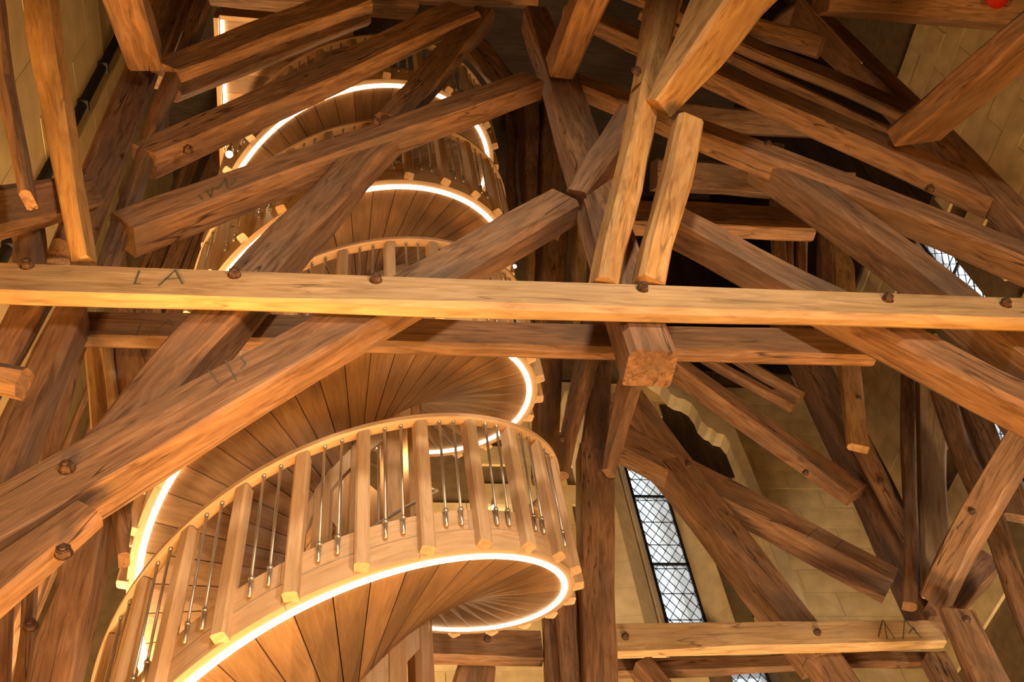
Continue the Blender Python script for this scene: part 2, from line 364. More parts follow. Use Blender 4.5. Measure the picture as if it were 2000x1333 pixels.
TIMBERS = [
 ('timber_tie', 'long pale oak tie beam crossing the whole frame, front one of a bolted pair', (1.1228, 3.19, 6.1844), (0.9997, 0.0, 0.0251), (-0.0251, 0.0, 0.9997), (0.0, 1.0, 0.0), 6.649, (0.276, 0.2674, 0.1, 0.1), 0.03, 0.012, [(-1.714, 0.202), (-0.971, 0.198), (0.528, 0.2), (2.025, 0.174), (2.789, 0.16), (-2.748, 0.222)], [[(-2.196, 0.21), (-2.203, 0.086), (-2.171, 0.088)], [(-2.082, 0.079), (-2.017, 0.231), (-1.965, 0.1)], [(-2.059, 0.137), (-1.984, 0.151)]]),
 ('timber_tie', 'darker oak tie beam just behind and below the long front beam', (0.9161, 3.66, 6.4305), (0.9998, 0.0, 0.0194), (-0.0194, 0.0, 0.9998), (-0.0, 1.0, -0.0), 4.724, (0.2381, 0.3056, 0.0999, 0.1068), 0.022, 0.012, [], [[(-2.062, 0.005), (-2.053, 0.124)], [(-1.994, 0.008), (-1.906, 0.161), (-1.875, 0.095)]]),
 ('timber_brace', 'thick diagonal brace rising from lower left under the long tie beam to the hanging post', (-0.0564, 3.32, 5.9434), (0.6822, 0.0, 0.7311), (-0.7311, 0.0, 0.6822), (0.0, 1.0, 0.0), 4.557, (0.2851, 0.2413, 0.2394, 0.1949), 0.022, 0.012, [(-1.442, 0.153)], [[(-0.59, 0.265), (-0.624, 0.151)], [(-0.482, 0.273), (-0.548, 0.115)], [(-0.415, 0.237), (-0.43, 0.183), (-0.474, 0.17)]]),
 ('timber_brace', 'short diagonal brace tucked under the lower left end of the thick brace, round bolt', (-1.3121, 3.31, 4.1856), (0.528, 0.0, 0.8493), (-0.8493, 0.0, 0.528), (0.0, 1.0, 0.0), 1.312, (0.2705, 0.1457, 0.2521, 0.1), 0.022, 0.012, [(0.414, -0.044)], []),
 ('timber_brace', 'steep diagonal brace crossing behind the long tie beam left of the staircase, pale upper edge', (-0.3317, 3.35, 6.7713), (0.3638, -0.0, 0.9315), (-0.9315, -0.0, 0.3638), (0.0, 1.0, 0.0), 3.679, (0.2126, 0.2772, 0.2888, 0.1822), 0.022, 0.012, [], []),
 ('timber_brace', 'dark steep brace above the bolt, leaning up right towards the top centre', (0.8247, 3.35, 9.9857), (0.3251, 0.0, 0.9457), (-0.9457, 0.0, 0.3251), (0.0, 1.0, 0.0), 2.682, (0.2518, 0.1965, 0.099, 0.1923), 0.022, 0.012, [], []),
 ('timber_brace', 'long diagonal brace from left corner post to hanging post, lettered near its low end', (0.1384, 3.32, 8.2682), (0.725, 0.0, 0.6888), (-0.6888, 0.0, 0.725), (0.0, 1.0, 0.0), 3.768, (0.2444, 0.2475, 0.2095, 0.1738), 0.022, 0.012, [(0.206, 0.203)], [[(-1.374, 0.093), (-1.391, 0.029)], [(-1.302, 0.119), (-1.331, 0.03), (-1.245, 0.125)], [(-1.248, 0.079), (-1.122, 0.165), (-1.187, 0.05)], [(-1.153, 0.073), (-1.067, 0.124)]]),
 ('timber_brace', 'long brace with a round bolt near its left end, second above the lettered brace', (-0.0881, 3.32, 9.4738), (0.6066, 0.0, 0.795), (-0.795, 0.0, 0.6066), (-0.0, 1.0, -0.0), 3.885, (0.2202, 0.3805, 0.2018, 0.1299), 0.022, 0.012, [(-1.803, -0.155)], []),
 ('timber_brace', 'dark brace at the very top left with an orange lit underside strip', (-0.5893, 3.32, 10.1717), (0.6041, 0.0, 0.7969), (-0.7969, 0.0, 0.6041), (0.0, 1.0, 0.0), 2.359, (0.3082, 0.3644, 0.1079, 0.1275), 0.022, 0.012, [], []),
 ('timber_brace', 'dark waney brace lying right under the topmost left brace', (-0.575, 3.5, 10.1401), (0.5972, 0.0, 0.8021), (-0.6468, -0.5913, 0.4816), (-0.4743, 0.8064, 0.3531), 2.365, (0.1106, 0.0895, 0.141, 0.0991), 0.022, 0.012, [], []),
 ('timber_post', 'dark narrow left corner post where three braces end', (-1.304, 3.33, 8.6557), (-0.0039, 0.0, -1.0), (-0.9508, 0.3099, 0.0037), (0.3099, 0.9508, -0.0012), 4.342, (0.1413, 0.0936, 0.1473, 0.0972), 0.022, 0.012, [], []),
 ('timber_post', 'wide cracked left post standing beside the dark corner post', (-1.7409, 3.42, 9.6967), (0.0188, 0.0, -0.9998), (0.8842, 0.4668, 0.0166), (-0.4667, 0.8843, -0.0088), 5.316, (0.2719, 0.2193, 0.2778, 0.1988), 0.022, 0.012, [], []),
 ('timber_post', 'broad brown post below the long tie beam at left, lit orange along its right side', (-1.4401, 3.5, 5.087), (-0.0326, 0.0, -0.9995), (-0.9995, -0.0, 0.0326), (0.0, 1.0, 0.0), 2.742, (0.1648, 0.2154, 0.2118, 0.2134), 0.022, 0.012, [], []),
 ('timber_post', 'brown post with an orange waney edge at far left below the long tie beam', (-1.6781, 3.55, 5.6585), (-0.0526, 0.0, -0.9986), (-0.9986, -0.0, 0.0526), (0.0, 1.0, 0.0), 2.495, (0.2077, 0.1246, 0.1, 0.1), 0.022, 0.012, [], []),
 ('timber_brace', 'pale waney brace at upper left, bark edge along its left side', (-1.7545, 2.7423, 7.7783), (0.2648, 0.2943, -0.9183), (-0.8282, 0.5573, -0.0602), (0.494, 0.7764, 0.3912), 2.907, (0.1656, 0.1299, 0.2048, 0.1053), 0.03, 0.02, [], []),
 ('timber_brace', 'brown timber with a grey front edge at the far upper left margin', (-1.8698, 2.3578, 7.3201), (0.2904, 0.2096, -0.9337), (-0.9436, 0.2251, -0.2429), (0.1593, 0.9515, 0.2631), 2.552, (0.1202, 0.0595, 0.0989, 0.1298), 0.022, 0.012, [], []),
 ('timber_tie', 'short horizontal tie with a pale top edge at the left margin', (-1.6482, 3.0792, 6.5817), (0.1767, 0.3846, 0.906), (-0.4841, -0.7675, 0.4203), (-0.857, 0.5129, -0.0506), 1.872, (0.2777, 0.2159, 0.2851, 0.2051), 0.022, 0.012, [], []),
 ('timber_brace', 'dark red brown brace with a square foot resting on the wide left post', (-1.3883, 2.5854, 8.5446), (-0.007, 0.799, 0.6013), (-0.9958, 0.0492, -0.0768), (-0.091, -0.5994, 0.7953), 1.689, (0.264, 0.2294, 0.2409, 0.2386), 0.022, 0.012, [], []),
 ('timber_post', 'hanging centre post cut square below the long tie beam, grey front', (1.5335, 3.31, 8.6518), (-0.0055, 0.0, -1.0), (1.0, 0.0, -0.0055), (0.0, 1.0, 0.0), 5.362, (0.2454, 0.2757, 0.25, 0.25), 0.022, 0.012, [], []),
 ('timber_brace', 'bright wavy grained oak brace rising steeply from the tie beam at centre right', (1.9149, 2.757, 8.1644), (-0.2673, 0.2101, -0.9404), (0.8392, 0.5303, -0.1201), (-0.4735, 0.8213, 0.3181), 3.646, (0.239, 0.1373, 0.2294, 0.1419), 0.035, 0.012, [(-0.152, -0.078)], []),
 ('timber_brace', 'bright orange strut just right of the wavy grained brace, standing on the tie beam', (1.8763, 2.93, 7.1588), (-0.3172, 0.2841, -0.9048), (0.9396, 0.2235, -0.2592), (-0.1285, 0.9324, 0.3378), 1.478, (0.1813, 0.1661, 0.1951, 0.1571), 0.022, 0.012, [], []),
 ('timber_brace', 'broad orange brace running to the top edge from the head of the orange strut', (2.3656, 2.3187, 8.4042), (-0.5452, 0.6053, -0.5799), (0.709, 0.7021, 0.0662), (-0.4472, 0.3751, 0.812), 1.392, (0.4198, 0.1943, 0.5227, 0.1266), 0.022, 0.012, [], []),
 ('timber_brace', 'brown brace at top centre with a square foot on the hanging post', (1.6253, 2.5806, 9.3089), (-0.1136, 0.9411, 0.3186), (0.9896, 0.0786, 0.1205), (-0.0884, -0.329, 0.9402), 1.465, (0.2653, 0.2183, 0.2232, 0.2392), 0.022, 0.012, [], []),
 ('timber_brace', 'short mauve brown brace half hidden behind the wavy grained brace, foot on the hanging post', (1.7988, 3.1196, 8.0285), (-0.55, 0.3076, -0.7765), (0.3596, 0.9263, 0.1122), (-0.7538, 0.2176, 0.6201), 0.978, (0.2173, 0.176, 0.2393, 0.1593), 0.022, 0.012, [], []),
 ('timber_brace', 'long brace running from the hanging post down right under the tie beam to the edge', (3.3181, 3.32, 6.0611), (0.675, 0.0, -0.7378), (0.7378, -0.0, 0.675), (0.0, 1.0, 0.0), 3.812, (0.2065, 0.3029, 0.2228, 0.1975), 0.022, 0.012, [], []),
 ('timber_brace', 'pale topped long brace right of centre, ending at the right edge above the tie beam', (3.3965, 3.32, 8.1608), (0.76, 0.0, -0.6499), (0.6499, -0.0, 0.76), (0.0, 1.0, 0.0), 4.542, (0.234, 0.2883, 0.1402, 0.2357), 0.022, 0.012, [(-0.519, 0.196)], []),
 ('timber_brace', 'branch brace forking off below the pale topped brace, with a pale upper face', (3.6748, 3.34, 6.9309), (0.3635, 0.0, -0.9316), (0.9316, -0.0, 0.3635), (0.0, 1.0, 0.0), 3.589, (0.2339, 0.2289, 0.2652, 0.243), 0.022, 0.012, [], []),
 ('timber_brace', 'dark long brace with a deep crack and a bolt, ending at the right corner post', (3.3247, 3.34, 9.7731), (0.6223, 0.0, -0.7828), (0.7828, -0.0, 0.6223), (0.0, 1.0, 0.0), 4.437, (0.2763, 0.3168, 0.1563, 0.1807), 0.022, 0.012, [(1.856, -0.298)], []),
 ('timber_brace', 'thin reddish timber lying directly on top of the cracked dark brace', (3.692, 3.44, 10.6001), (0.5957, -0.0, -0.8032), (0.7842, 0.2165, 0.5816), (-0.1739, 0.9763, -0.129), 3.018, (0.1048, 0.1328, 0.1, 0.1), 0.022, 0.012, [], []),
 ('timber_brace', 'dark brace with a red brown underside reaching the right corner post below the short stub', (3.5657, 3.32, 10.8454), (0.6136, 0.0, -0.7896), (0.7896, -0.0, 0.6136), (0.0, 1.0, 0.0), 3.549, (0.3192, 0.2765, 0.1131, 0.1), 0.022, 0.012, [], []),
 ('timber_brace', 'short red brown stub end against the right corner post near the top', (3.901, 3.42, 11.2347), (0.8265, -0.0, -0.5629), (0.2366, -0.9074, 0.3474), (0.5108, 0.4203, 0.75), 1.104, (0.1724, 0.2067, 0.1735, 0.2014), 0.022, 0.012, [], []),
 ('timber_post', 'right corner post at upper right with a shaded left side', (4.721, 3.32, 9.3071), (0.0083, -0.0, -1.0), (1.0, 0.0, 0.0083), (0.0, 1.0, -0.0), 6.381, (0.2075, 0.2448, 0.3519, 0.1466), 0.022, 0.012, [], []),
 ('timber_brace', 'orange brown brace with a split, from the right corner post to the top right', (4.8037, 2.4309, 8.6454), (-0.1822, 0.8602, 0.4762), (-0.9339, 0.0, -0.3574), (0.3075, 0.5099, -0.8034), 1.788, (0.4562, 0.5228, 0.1723, 0.183), 0.022, 0.012, [], []),
 ('timber_tie', 'dark horizontal beam along the top right edge behind the red lantern', (5.5876, 2.95, 10.9299), (0.9981, 0.0, 0.0623), (-0.0299, -0.8775, 0.4786), (-0.0546, 0.4796, 0.8758), 2.564, (0.3713, 0.4173, 0.3443, 0.4383), 0.022, 0.012, [], []),
 ('timber_brace', 'dark brown brace beside the broad orange brace at the top edge', (5.4207, 3.8748, 14.1023), (-0.0314, 0.6503, 0.759), (0.7801, 0.4907, -0.3881), (0.6249, -0.5799, 0.5227), 1.923, (0.2107, 0.1998, 0.0604, 0.2836), 0.022, 0.012, [], []),
 ('timber_tie', 'grey horizontal timber in the dark gap right of the orange strut, upper one', (4.6988, 5.2, 12.9871), (0.9989, 0.0, 0.0474), (-0.0236, -0.8671, 0.4976), (-0.0411, 0.4981, 0.8661), 2.607, (0.3253, 0.2663, 0.2886, 0.3002), 0.022, 0.012, [], []),
 ('timber_tie', 'red brown boarded beam in the dark gap right of the orange strut, middle one', (4.9203, 5.8, 12.5689), (1.0, 0.0, -0.0011), (0.0007, -0.7829, 0.6221), (0.0009, 0.6221, 0.7829), 2.554, (0.35, 0.345, 0.3404, 0.351), 0.022, 0.012, [], []),
 ('timber_tie', 'grey horizontal timber in the dark gap right of the orange strut, lowest one', (3.6965, 5.0, 10.3337), (0.9996, -0.0, 0.0285), (-0.0285, -0.0, 0.9996), (0.0, 1.0, 0.0), 1.945, (0.4629, 0.4781, 0.162, 0.1673), 0.022, 0.012, [], []),
 ('timber_post', 'brown upright in the dark gap left of a slim split pair', (4.8157, 5.6, 11.789), (-0.2933, 0.0, -0.956), (0.956, 0.0, -0.2933), (0.0, 1.0, 0.0), 3.829, (0.1682, 0.1304, 0.1, 0.1), 0.022, 0.012, [], []),
 ('timber_post', 'slim upright of a split pair in the dark gap, left one', (5.1449, 5.9, 11.9958), (-0.3042, 0.0, -0.9526), (0.9364, -0.1836, -0.2991), (0.1749, 0.983, -0.0559), 3.236, (0.1038, 0.0851, 0.1279, 0.1048), 0.022, 0.012, [], []),
 ('timber_post', 'slim upright of a split pair in the dark gap, right one', (5.2552, 5.9, 11.9305), (-0.3096, 0.0, -0.9509), (0.9317, -0.1997, -0.3034), (0.1899, 0.9799, -0.0618), 3.413, (0.1347, 0.1174, 0.1378, 0.1112), 0.022, 0.012, [], []),
 ('timber_post', 'dark upright behind the forking brace, above the tie beam', (5.8065, 6.2, 12.4357), (-0.3258, 0.0, -0.9454), (0.9454, 0.0, -0.3258), (0.0, 1.0, 0.0), 3.509, (0.1856, 0.1636, 0.1364, 0.1102), 0.022, 0.012, [], []),
 ('timber_post', 'hanging strut with a grey hex bolt and a square cut foot under the tie beam', (6.0575, 7.1, 11.6215), (-0.2971, 0.0, -0.9549), (0.9549, 0.0, -0.2971), (0.0, 1.0, 0.0), 4.461, (0.3182, 0.2304, 0.2021, 0.1), 0.022, 0.012, [(1.407, 0.15)], []),
 ('timber_post', 'dark slanting back corner post at right with a narrow lit left side', (5.7165, 7.62, 10.5118), (-0.0181, 0.0, -0.9998), (0.9998, 0.0, -0.0181), (0.0, 1.0, 0.0), 5.857, (0.4206, 0.3338, 0.3337, 0.4217), 0.022, 0.012, [], []),
 ('timber_strut', 'slim strut below the square cut foot, lying along the dark back corner post', (5.6026, 7.35, 9.0395), (0.0303, 0.0, -0.9995), (0.8723, -0.4883, 0.0264), (0.4881, 0.8727, 0.0148), 1.41, (0.2032, 0.1479, 0.1593, 0.2068), 0.022, 0.012, [(-0.067, 0.09)], []),
 ('timber_tie', 'lower pale tie beam with a bolt and two scratched letters, beneath the leaded window', (3.9976, 7.45, 7.1266), (0.9996, 0.0, 0.0283), (-0.0283, 0.0, 0.9996), (-0.0, 1.0, -0.0), 3.199, (0.311, 0.261, 0.1082, 0.1318), 0.022, 0.012, [(-1.454, 0.158), (0.362, 0.14)], [[(0.941, 0.069), (1.067, 0.261), (1.092, 0.041)], [(1.016, 0.044), (1.067, 0.214)], [(1.173, 0.038), (1.288, 0.254), (1.361, 0.043)], [(1.265, 0.103), (1.338, 0.17), (1.341, 0.089)]]),
 ('timber_tie', 'dark tie beam close behind and below the lower pale tie beam', (4.1315, 7.9, 7.2379), (0.9998, 0.0, 0.0182), (-0.0182, 0.0, 0.9998), (0.0, 1.0, 0.0), 3.247, (0.1537, 0.1501, 0.1247, 0.0984), 0.022, 0.012, [], []),
 ('timber_brace', 'brace leaving the frame at the bottom under the bolt of the lower pale tie beam', (4.4233, 7.6, 6.5854), (0.2488, 0.0, -0.9685), (0.9685, -0.0, 0.2488), (-0.0, 1.0, 0.0), 1.163, (0.3381, 0.3047, 0.2019, 0.2521), 0.022, 0.012, [], []),
 ('timber_brace', 'short brace at the bottom edge right under the scratched letters', (5.5036, 7.6, 6.5746), (0.0952, 0.0, -0.9955), (0.9955, -0.0, 0.0952), (0.0, 1.0, 0.0), 1.187, (0.2145, 0.194, 0.1994, 0.2967), 0.022, 0.012, [], []),
 ('timber_brace', 'grey brace at the bottom edge just right of the thick main post', (2.9117, 7.65, 6.6365), (0.49, 0.0, -0.8717), (0.8717, -0.0, 0.49), (0.0, 1.0, 0.0), 1.098, (0.1903, 0.1365, 0.2428, 0.3756), 0.022, 0.012, [], []),
 ('timber_brace', 'upper diagonal brace ending on the dark back corner post, round bolt near its foot', (4.416, 7.58, 10.7422), (0.5513, 0.0, -0.8343), (0.8343, 0.0, 0.5513), (-0.0, 1.0, 0.0), 3.735, (0.1278, 0.3189, 0.3515, 0.1803), 0.022, 0.012, [(1.379, -0.159)], []),
 ('timber_brace', 'brace crossing in front of the leaded window and ending low on the back corner post', (4.2174, 7.6, 8.9577), (0.7966, 0.0, -0.6046), (0.6046, -0.0, 0.7966), (0.0, 1.0, 0.0), 3.138, (0.409, 0.2391, 0.2466, 0.351), 0.022, 0.012, [(-0.775, 0.228)], [[(0.661, 0.031), (0.704, 0.208), (0.776, 0.103)], [(0.944, 0.041), (0.985, 0.23)]]),
 ('timber_brace', 'steep brace crossing another at a bolt and landing on the lower pale tie beam', (3.6749, 7.58, 8.9367), (0.3222, 0.0, -0.9467), (0.9467, -0.0, 0.3222), (0.0, 1.0, 0.0), 3.861, (0.4229, 0.3043, 0.3624, 0.363), 0.022, 0.012, [], []),
 ('timber_brace', 'upper one of two parallel stub braces under the tie beam, end cut square', (4.8284, 7.5, 11.2739), (0.6981, 0.0, -0.716), (0.6034, -0.5384, 0.5883), (0.3855, 0.8427, 0.3758), 1.539, (0.1659, 0.105, 0.0744, 0.1732), 0.022, 0.012, [], []),
 ('timber_brace', 'lower one of two parallel stub braces under the tie beam, orange lit', (4.6856, 7.6, 11.2968), (0.7021, -0.0, -0.7121), (0.7121, -0.0, 0.7021), (0.0, 1.0, -0.0), 1.741, (0.1071, 0.1069, 0.0998, 0.1469), 0.022, 0.012, [], []),
 ('timber_post', 'reddish upright at right under the tie beam, beside a pale upright', (5.9473, 7.2, 9.2538), (-0.3838, 0.0, -0.9234), (0.8993, -0.2271, -0.3738), (0.2097, 0.9739, -0.0871), 3.91, (0.1586, 0.1203, 0.1585, 0.1202), 0.022, 0.012, [], []),
 ('timber_post', 'pale weathered upright with worm holes, right of the reddish upright', (6.1788, 7.25, 9.2625), (-0.4016, 0.0, -0.9158), (0.9158, 0.0, -0.4016), (0.0, 1.0, 0.0), 3.651, (0.3256, 0.2745, 0.154, 0.0943), 0.022, 0.012, [], []),
 ('timber_strut', 'dark brown strut slanting down right behind the big lower right strut', (6.0809, 6.75, 8.2088), (-0.1809, 0.0, -0.9835), (0.8359, -0.5269, -0.1538), (0.5182, 0.8499, -0.0953), 3.664, (0.2392, 0.1808, 0.1628, 0.3239), 0.022, 0.012, [], []),
 ('timber_strut', 'pale timber beside the window glimpse at the right edge under the orange brace', (6.7324, 6.9, 9.3278), (-0.2126, 0.0, -0.9772), (0.9772, 0.0, -0.2126), (0.0, 1.0, 0.0), 2.111, (0.3168, 0.3074, 0.1109, 0.1076), 0.022, 0.012, [], []),
 ('timber_strut', 'big strut at lower right rising to the right edge, with a bolt', (5.722, 5.9468, 7.5818), (-0.2091, 0.9515, -0.2256), (-0.5076, 0.0916, 0.8567), (0.8358, 0.2937, 0.4638), 2.529, (0.2587, 0.2471, 0.2203, 0.2699), 0.022, 0.012, [(0.286, 0.156)], []),
 ('timber_post', 'post leaving at the bottom right corner with a small bolt at its head', (5.158, 6.8, 6.2414), (-0.0902, 0.0, -0.9959), (0.9959, 0.0, -0.0902), (0.0, 1.0, 0.0), 1.621, (0.3056, 0.407, 0.1061, 0.1907), 0.022, 0.012, [(-0.684, 0.17)], []),
 ('timber_tie', 'short shaded timber end behind the big lower right strut', (6.1845, 7.35, 7.7444), (0.8045, 0.0, 0.594), (-0.594, 0.0, 0.8045), (0.0, 1.0, 0.0), 0.929, (0.2536, 0.2678, 0.37, 0.3907), 0.022, 0.012, [], []),
 ('timber_post', 'thick reddish main post right of the staircase, down to the bottom edge', (2.2338, 7.4, 7.8144), (-0.1467, 0.0, -0.9892), (0.9892, 0.0, -0.1467), (0.0, 1.0, 0.0), 3.867, (0.372, 0.2741, 0.3265, 0.301), 0.022, 0.012, [], []),
 ('timber_post', 'slim upright left beside the thick main post at the bottom', (1.9524, 7.55, 7.1752), (-0.0774, -0.0, -0.997), (0.997, 0.0, -0.0774), (-0.0, 1.0, -0.0), 2.354, (0.2359, 0.1552, 0.1, 0.1), 0.022, 0.012, [], []),
 ('timber_post', 'dark waney upright at the bottom behind the staircase, second left of the main post', (1.8834, 7.75, 7.4863), (-0.0985, 0.0, -0.9951), (0.9951, 0.0, -0.0985), (0.0, 1.0, 0.0), 2.699, (0.1466, 0.1381, 0.1489, 0.1326), 0.022, 0.02, [], []),
 ('timber_tie', 'orange lit tie beam with a bolt behind the bottom turn of the staircase', (0.9254, 7.8, 7.3115), (0.9995, 0.0, -0.0324), (0.0324, -0.0, 0.9995), (0.0, 1.0, 0.0), 1.875, (0.3173, 0.3308, 0.1396, 0.1422), 0.022, 0.012, [(0.438, 0.192)], []),
 ('timber_brace', 'split brace under the orange tie beam at the bottom edge', (1.0108, 7.95, 6.9674), (-0.2611, 0.0, -0.9653), (0.9601, 0.1038, -0.2597), (-0.1002, 0.9946, 0.0271), 0.946, (0.3408, 0.3484, 0.389, 0.2557), 0.022, 0.012, [], []),
 ('timber_strut', 'leaning strut with a thin bright edge on the head of the main post', (3.1013, 6.8734, 10.236), (-0.3287, 0.2664, -0.9061), (0.6245, 0.781, 0.0031), (-0.7085, 0.5648, 0.4231), 2.452, (0.2728, 0.1484, 0.3456, 0.1), 0.022, 0.012, [], []),
 ('timber_strut', 'dark upright strut above the head of the main post', (2.8314, 7.4, 10.9309), (-0.2353, 0.0, -0.9719), (0.9719, 0.0, -0.2353), (0.0, 1.0, 0.0), 2.843, (0.1821, 0.3089, 0.4354, 0.2767), 0.022, 0.012, [], []),
 ('timber_strut', 'pale edged slanting strut with a square peg, left of the main post head', (2.6737, 7.2, 10.7024), (-0.2812, 0.0, -0.9597), (0.6766, 0.7092, -0.1982), (-0.6806, 0.705, 0.1994), 3.36, (0.3071, 0.1086, 0.2274, 0.163), 0.022, 0.012, [(1.316, -0.109)], []),
 ('timber_post', 'wide smooth post behind the staircase and below the hanging brace at centre', (2.4642, 7.7, 12.3201), (-0.144, 0.0, -0.9896), (0.9627, 0.2316, -0.1401), (-0.2292, 0.9728, 0.0334), 5.513, (0.3838, 0.2412, 0.4024, 0.2147), 0.022, 0.012, [], []),
 ('timber_post', 'upright with a pale left edge and red right face behind the hanging post', (2.7097, 7.5, 16.5799), (-0.0941, 0.0, -0.9956), (0.9293, 0.3586, -0.0878), (-0.3571, 0.9335, 0.0337), 4.631, (0.3272, 0.1347, 0.3291, 0.135), 0.022, 0.012, [], []),
 ('timber_post', 'brown upright hidden partly by the pale edged side of the hanging post', (3.0359, 7.6, 16.935), (-0.1409, 0.0, -0.99), (0.9864, 0.0849, -0.1404), (-0.084, 0.9964, 0.012), 4.977, (0.3611, 0.3208, 0.3883, 0.3069), 0.022, 0.012, [], []),
 ('timber_post', 'thin shaded upright left of the pale edged upright behind the staircase', (2.5083, 7.8, 16.8182), (-0.0788, 0.0, -0.9969), (0.9697, 0.2319, -0.0766), (-0.2312, 0.9727, 0.0183), 3.912, (0.1382, 0.1243, 0.1188, 0.1437), 0.022, 0.012, [], []),
 ('timber_post', 'thin pale upright below the thick brace beside the hanging post', (3.1243, 7.6, 13.6528), (-0.1528, 0.0, -0.9883), (0.9318, 0.3332, -0.1441), (-0.3293, 0.9428, 0.0509), 3.286, (0.1944, 0.1657, 0.1938, 0.1652), 0.022, 0.012, [], []),
 ('timber_post', 'short bright upright seen under the thick brace near a small lamp', (2.4812, 7.8, 13.7116), (-0.1158, 0.0, -0.9933), (0.8836, 0.4567, -0.103), (-0.4536, 0.8896, 0.0529), 2.106, (0.1106, 0.0995, 0.1193, 0.0946), 0.022, 0.012, [], []),
 ('timber_tie', 'dark beam along the top edge at centre with a lit lower edge', (0.6289, 3.7, 12.3365), (0.9956, -0.0, 0.0941), (-0.0537, -0.8215, 0.5677), (-0.0773, 0.5702, 0.8179), 2.484, (0.1603, 0.1754, 0.1334, 0.1981), 0.022, 0.012, [], []),
 ('timber_brace', 'dark brown brace at top centre behind the bolted brace, leaning down right', (1.2028, 4.1, 11.6519), (0.2837, 0.0, -0.9589), (0.7815, -0.5796, 0.2312), (0.5558, 0.8149, 0.1644), 1.23, (0.2538, 0.2272, 0.2292, 0.2546), 0.022, 0.012, [], []),
 ('timber_post', 'tall brown board post at left behind the steep brace, with a peg hole', (-1.3322, 4.1, 6.5868), (0.177, 0.0, -0.9842), (0.9715, 0.1604, 0.1747), (-0.1579, 0.987, -0.0284), 1.748, (0.2935, 0.05, 0.2137, 0.1133), 0.022, 0.012, [], []),
 ('timber_post', 'thin pale strut at left between the broad post and the steep brace', (-1.3388, 4.05, 6.4057), (0.2567, 0.0, -0.9665), (0.9627, 0.0889, 0.2557), (-0.0859, 0.996, -0.0228), 1.377, (0.0642, 0.0605, 0.1597, 0.0855), 0.022, 0.012, [], []),
 ('timber_strut', 'dark slanting strut at left between the broad post and the thin pale strut', (-1.4725, 4.3, 6.5155), (0.2524, 0.0, -0.9676), (0.9443, 0.2182, 0.2463), (-0.2111, 0.9759, -0.0551), 1.809, (0.107, 0.0968, 0.1038, 0.1418), 0.022, 0.012, [], []),
 ('timber_strut', 'orange strut behind the right side of the broad left post', (-1.5297, 3.95, 6.091), (0.0689, 0.0, -0.9976), (0.9035, 0.4241, 0.0624), (-0.4231, 0.9056, -0.0292), 1.307, (0.0814, 0.0756, 0.1385, 0.0898), 0.022, 0.012, [], []),
 ('timber_post', 'big brown post at the lower left with a bright orange right side', (-1.115, 4.0, 4.8046), (0.0454, 0.0, -0.999), (-0.999, 0.0, -0.0454), (0.0, 1.0, 0.0), 1.584, (0.1751, 0.1769, 0.3894, 0.1892), 0.022, 0.012, [], []),
 ('timber_post', 'orange lit post at the bottom left corner', (-1.5638, 4.5, 5.0696), (0.205, 0.0, -0.9788), (-0.974, -0.0988, -0.204), (-0.0967, 0.9951, -0.0203), 1.275, (0.0758, 0.1129, 0.1172, 0.1067), 0.022, 0.012, [], []),
 ('timber_post', 'slim orange post with a small square peg next to the bottom left corner', (-1.4834, 4.4, 5.1402), (0.1848, 0.0, -0.9828), (-0.9825, 0.0224, -0.1847), (0.022, 0.9997, 0.0041), 1.56, (0.0735, 0.05, 0.1444, 0.0938), 0.022, 0.012, [(0.131, -0.006)], []),
 ('timber_strut', 'dark brace end between the thick brace and the lit edge of the stairs at left', (-1.1419, 4.05, 5.4796), (0.2984, 0.0, -0.9544), (0.9526, 0.0624, 0.2978), (-0.0595, 0.9981, -0.0186), 0.64, (0.1342, 0.0551, 0.1499, 0.1103), 0.022, 0.012, [], []),
 ('timber_tie', 'pale topped beam end poking in at the left margin', (-1.6165, 2.9, 5.0967), (0.9467, 0.0, -0.3221), (0.2759, -0.5161, 0.8109), (0.1662, 0.8565, 0.4886), 0.639, (0.1256, 0.1126, 0.1412, 0.1054), 0.022, 0.012, [], []),
 ('timber_post', 'brown foot of a post below the short horizontal tie at the left margin', (-1.722, 3.32, 6.8392), (0.2359, 0.0, -0.9718), (-0.9299, 0.2903, -0.2258), (0.2821, 0.9569, 0.0685), 0.626, (0.1718, 0.1386, 0.1221, 0.1699), 0.022, 0.012, [], []),
 ('timber_post', 'wide shaded upright at top left beyond the corner post', (-1.9122, 3.9, 11.8705), (0.1195, 0.0, -0.9928), (0.9638, 0.2402, 0.116), (-0.2385, 0.9707, -0.0287), 2.712, (0.4589, 0.1069, 0.3738, 0.1677), 0.022, 0.012, [], []),
 ('timber_tie', 'reddish planked beam across the top edge, left of centre', (-0.4386, 3.75, 12.1024), (0.9878, 0.0, 0.156), (-0.1033, -0.7494, 0.654), (-0.1169, 0.6621, 0.7402), 2.122, (0.3091, 0.2963, 0.1885, 0.4119), 0.022, 0.012, [], []),
 ('timber_post', 'pale upright behind the stairs at left, seen below the lettered brace', (-2.5136, 7.6, 11.324), (-0.0348, 0.0, -0.9994), (0.7807, 0.6243, -0.0272), (-0.6239, 0.7812, 0.0217), 11.611, (0.1577, 0.1383, 0.1542, 0.145), 0.022, 0.012, [], []),
 ('timber_post', 'dark wide board behind the stairs at left, between two pale uprights', (-2.4047, 7.7, 12.1936), (-0.0667, 0.0, -0.9978), (0.9019, 0.4278, -0.0603), (-0.4269, 0.9039, 0.0285), 13.02, (0.2109, 0.1907, 0.2115, 0.1912), 0.022, 0.012, [], []),
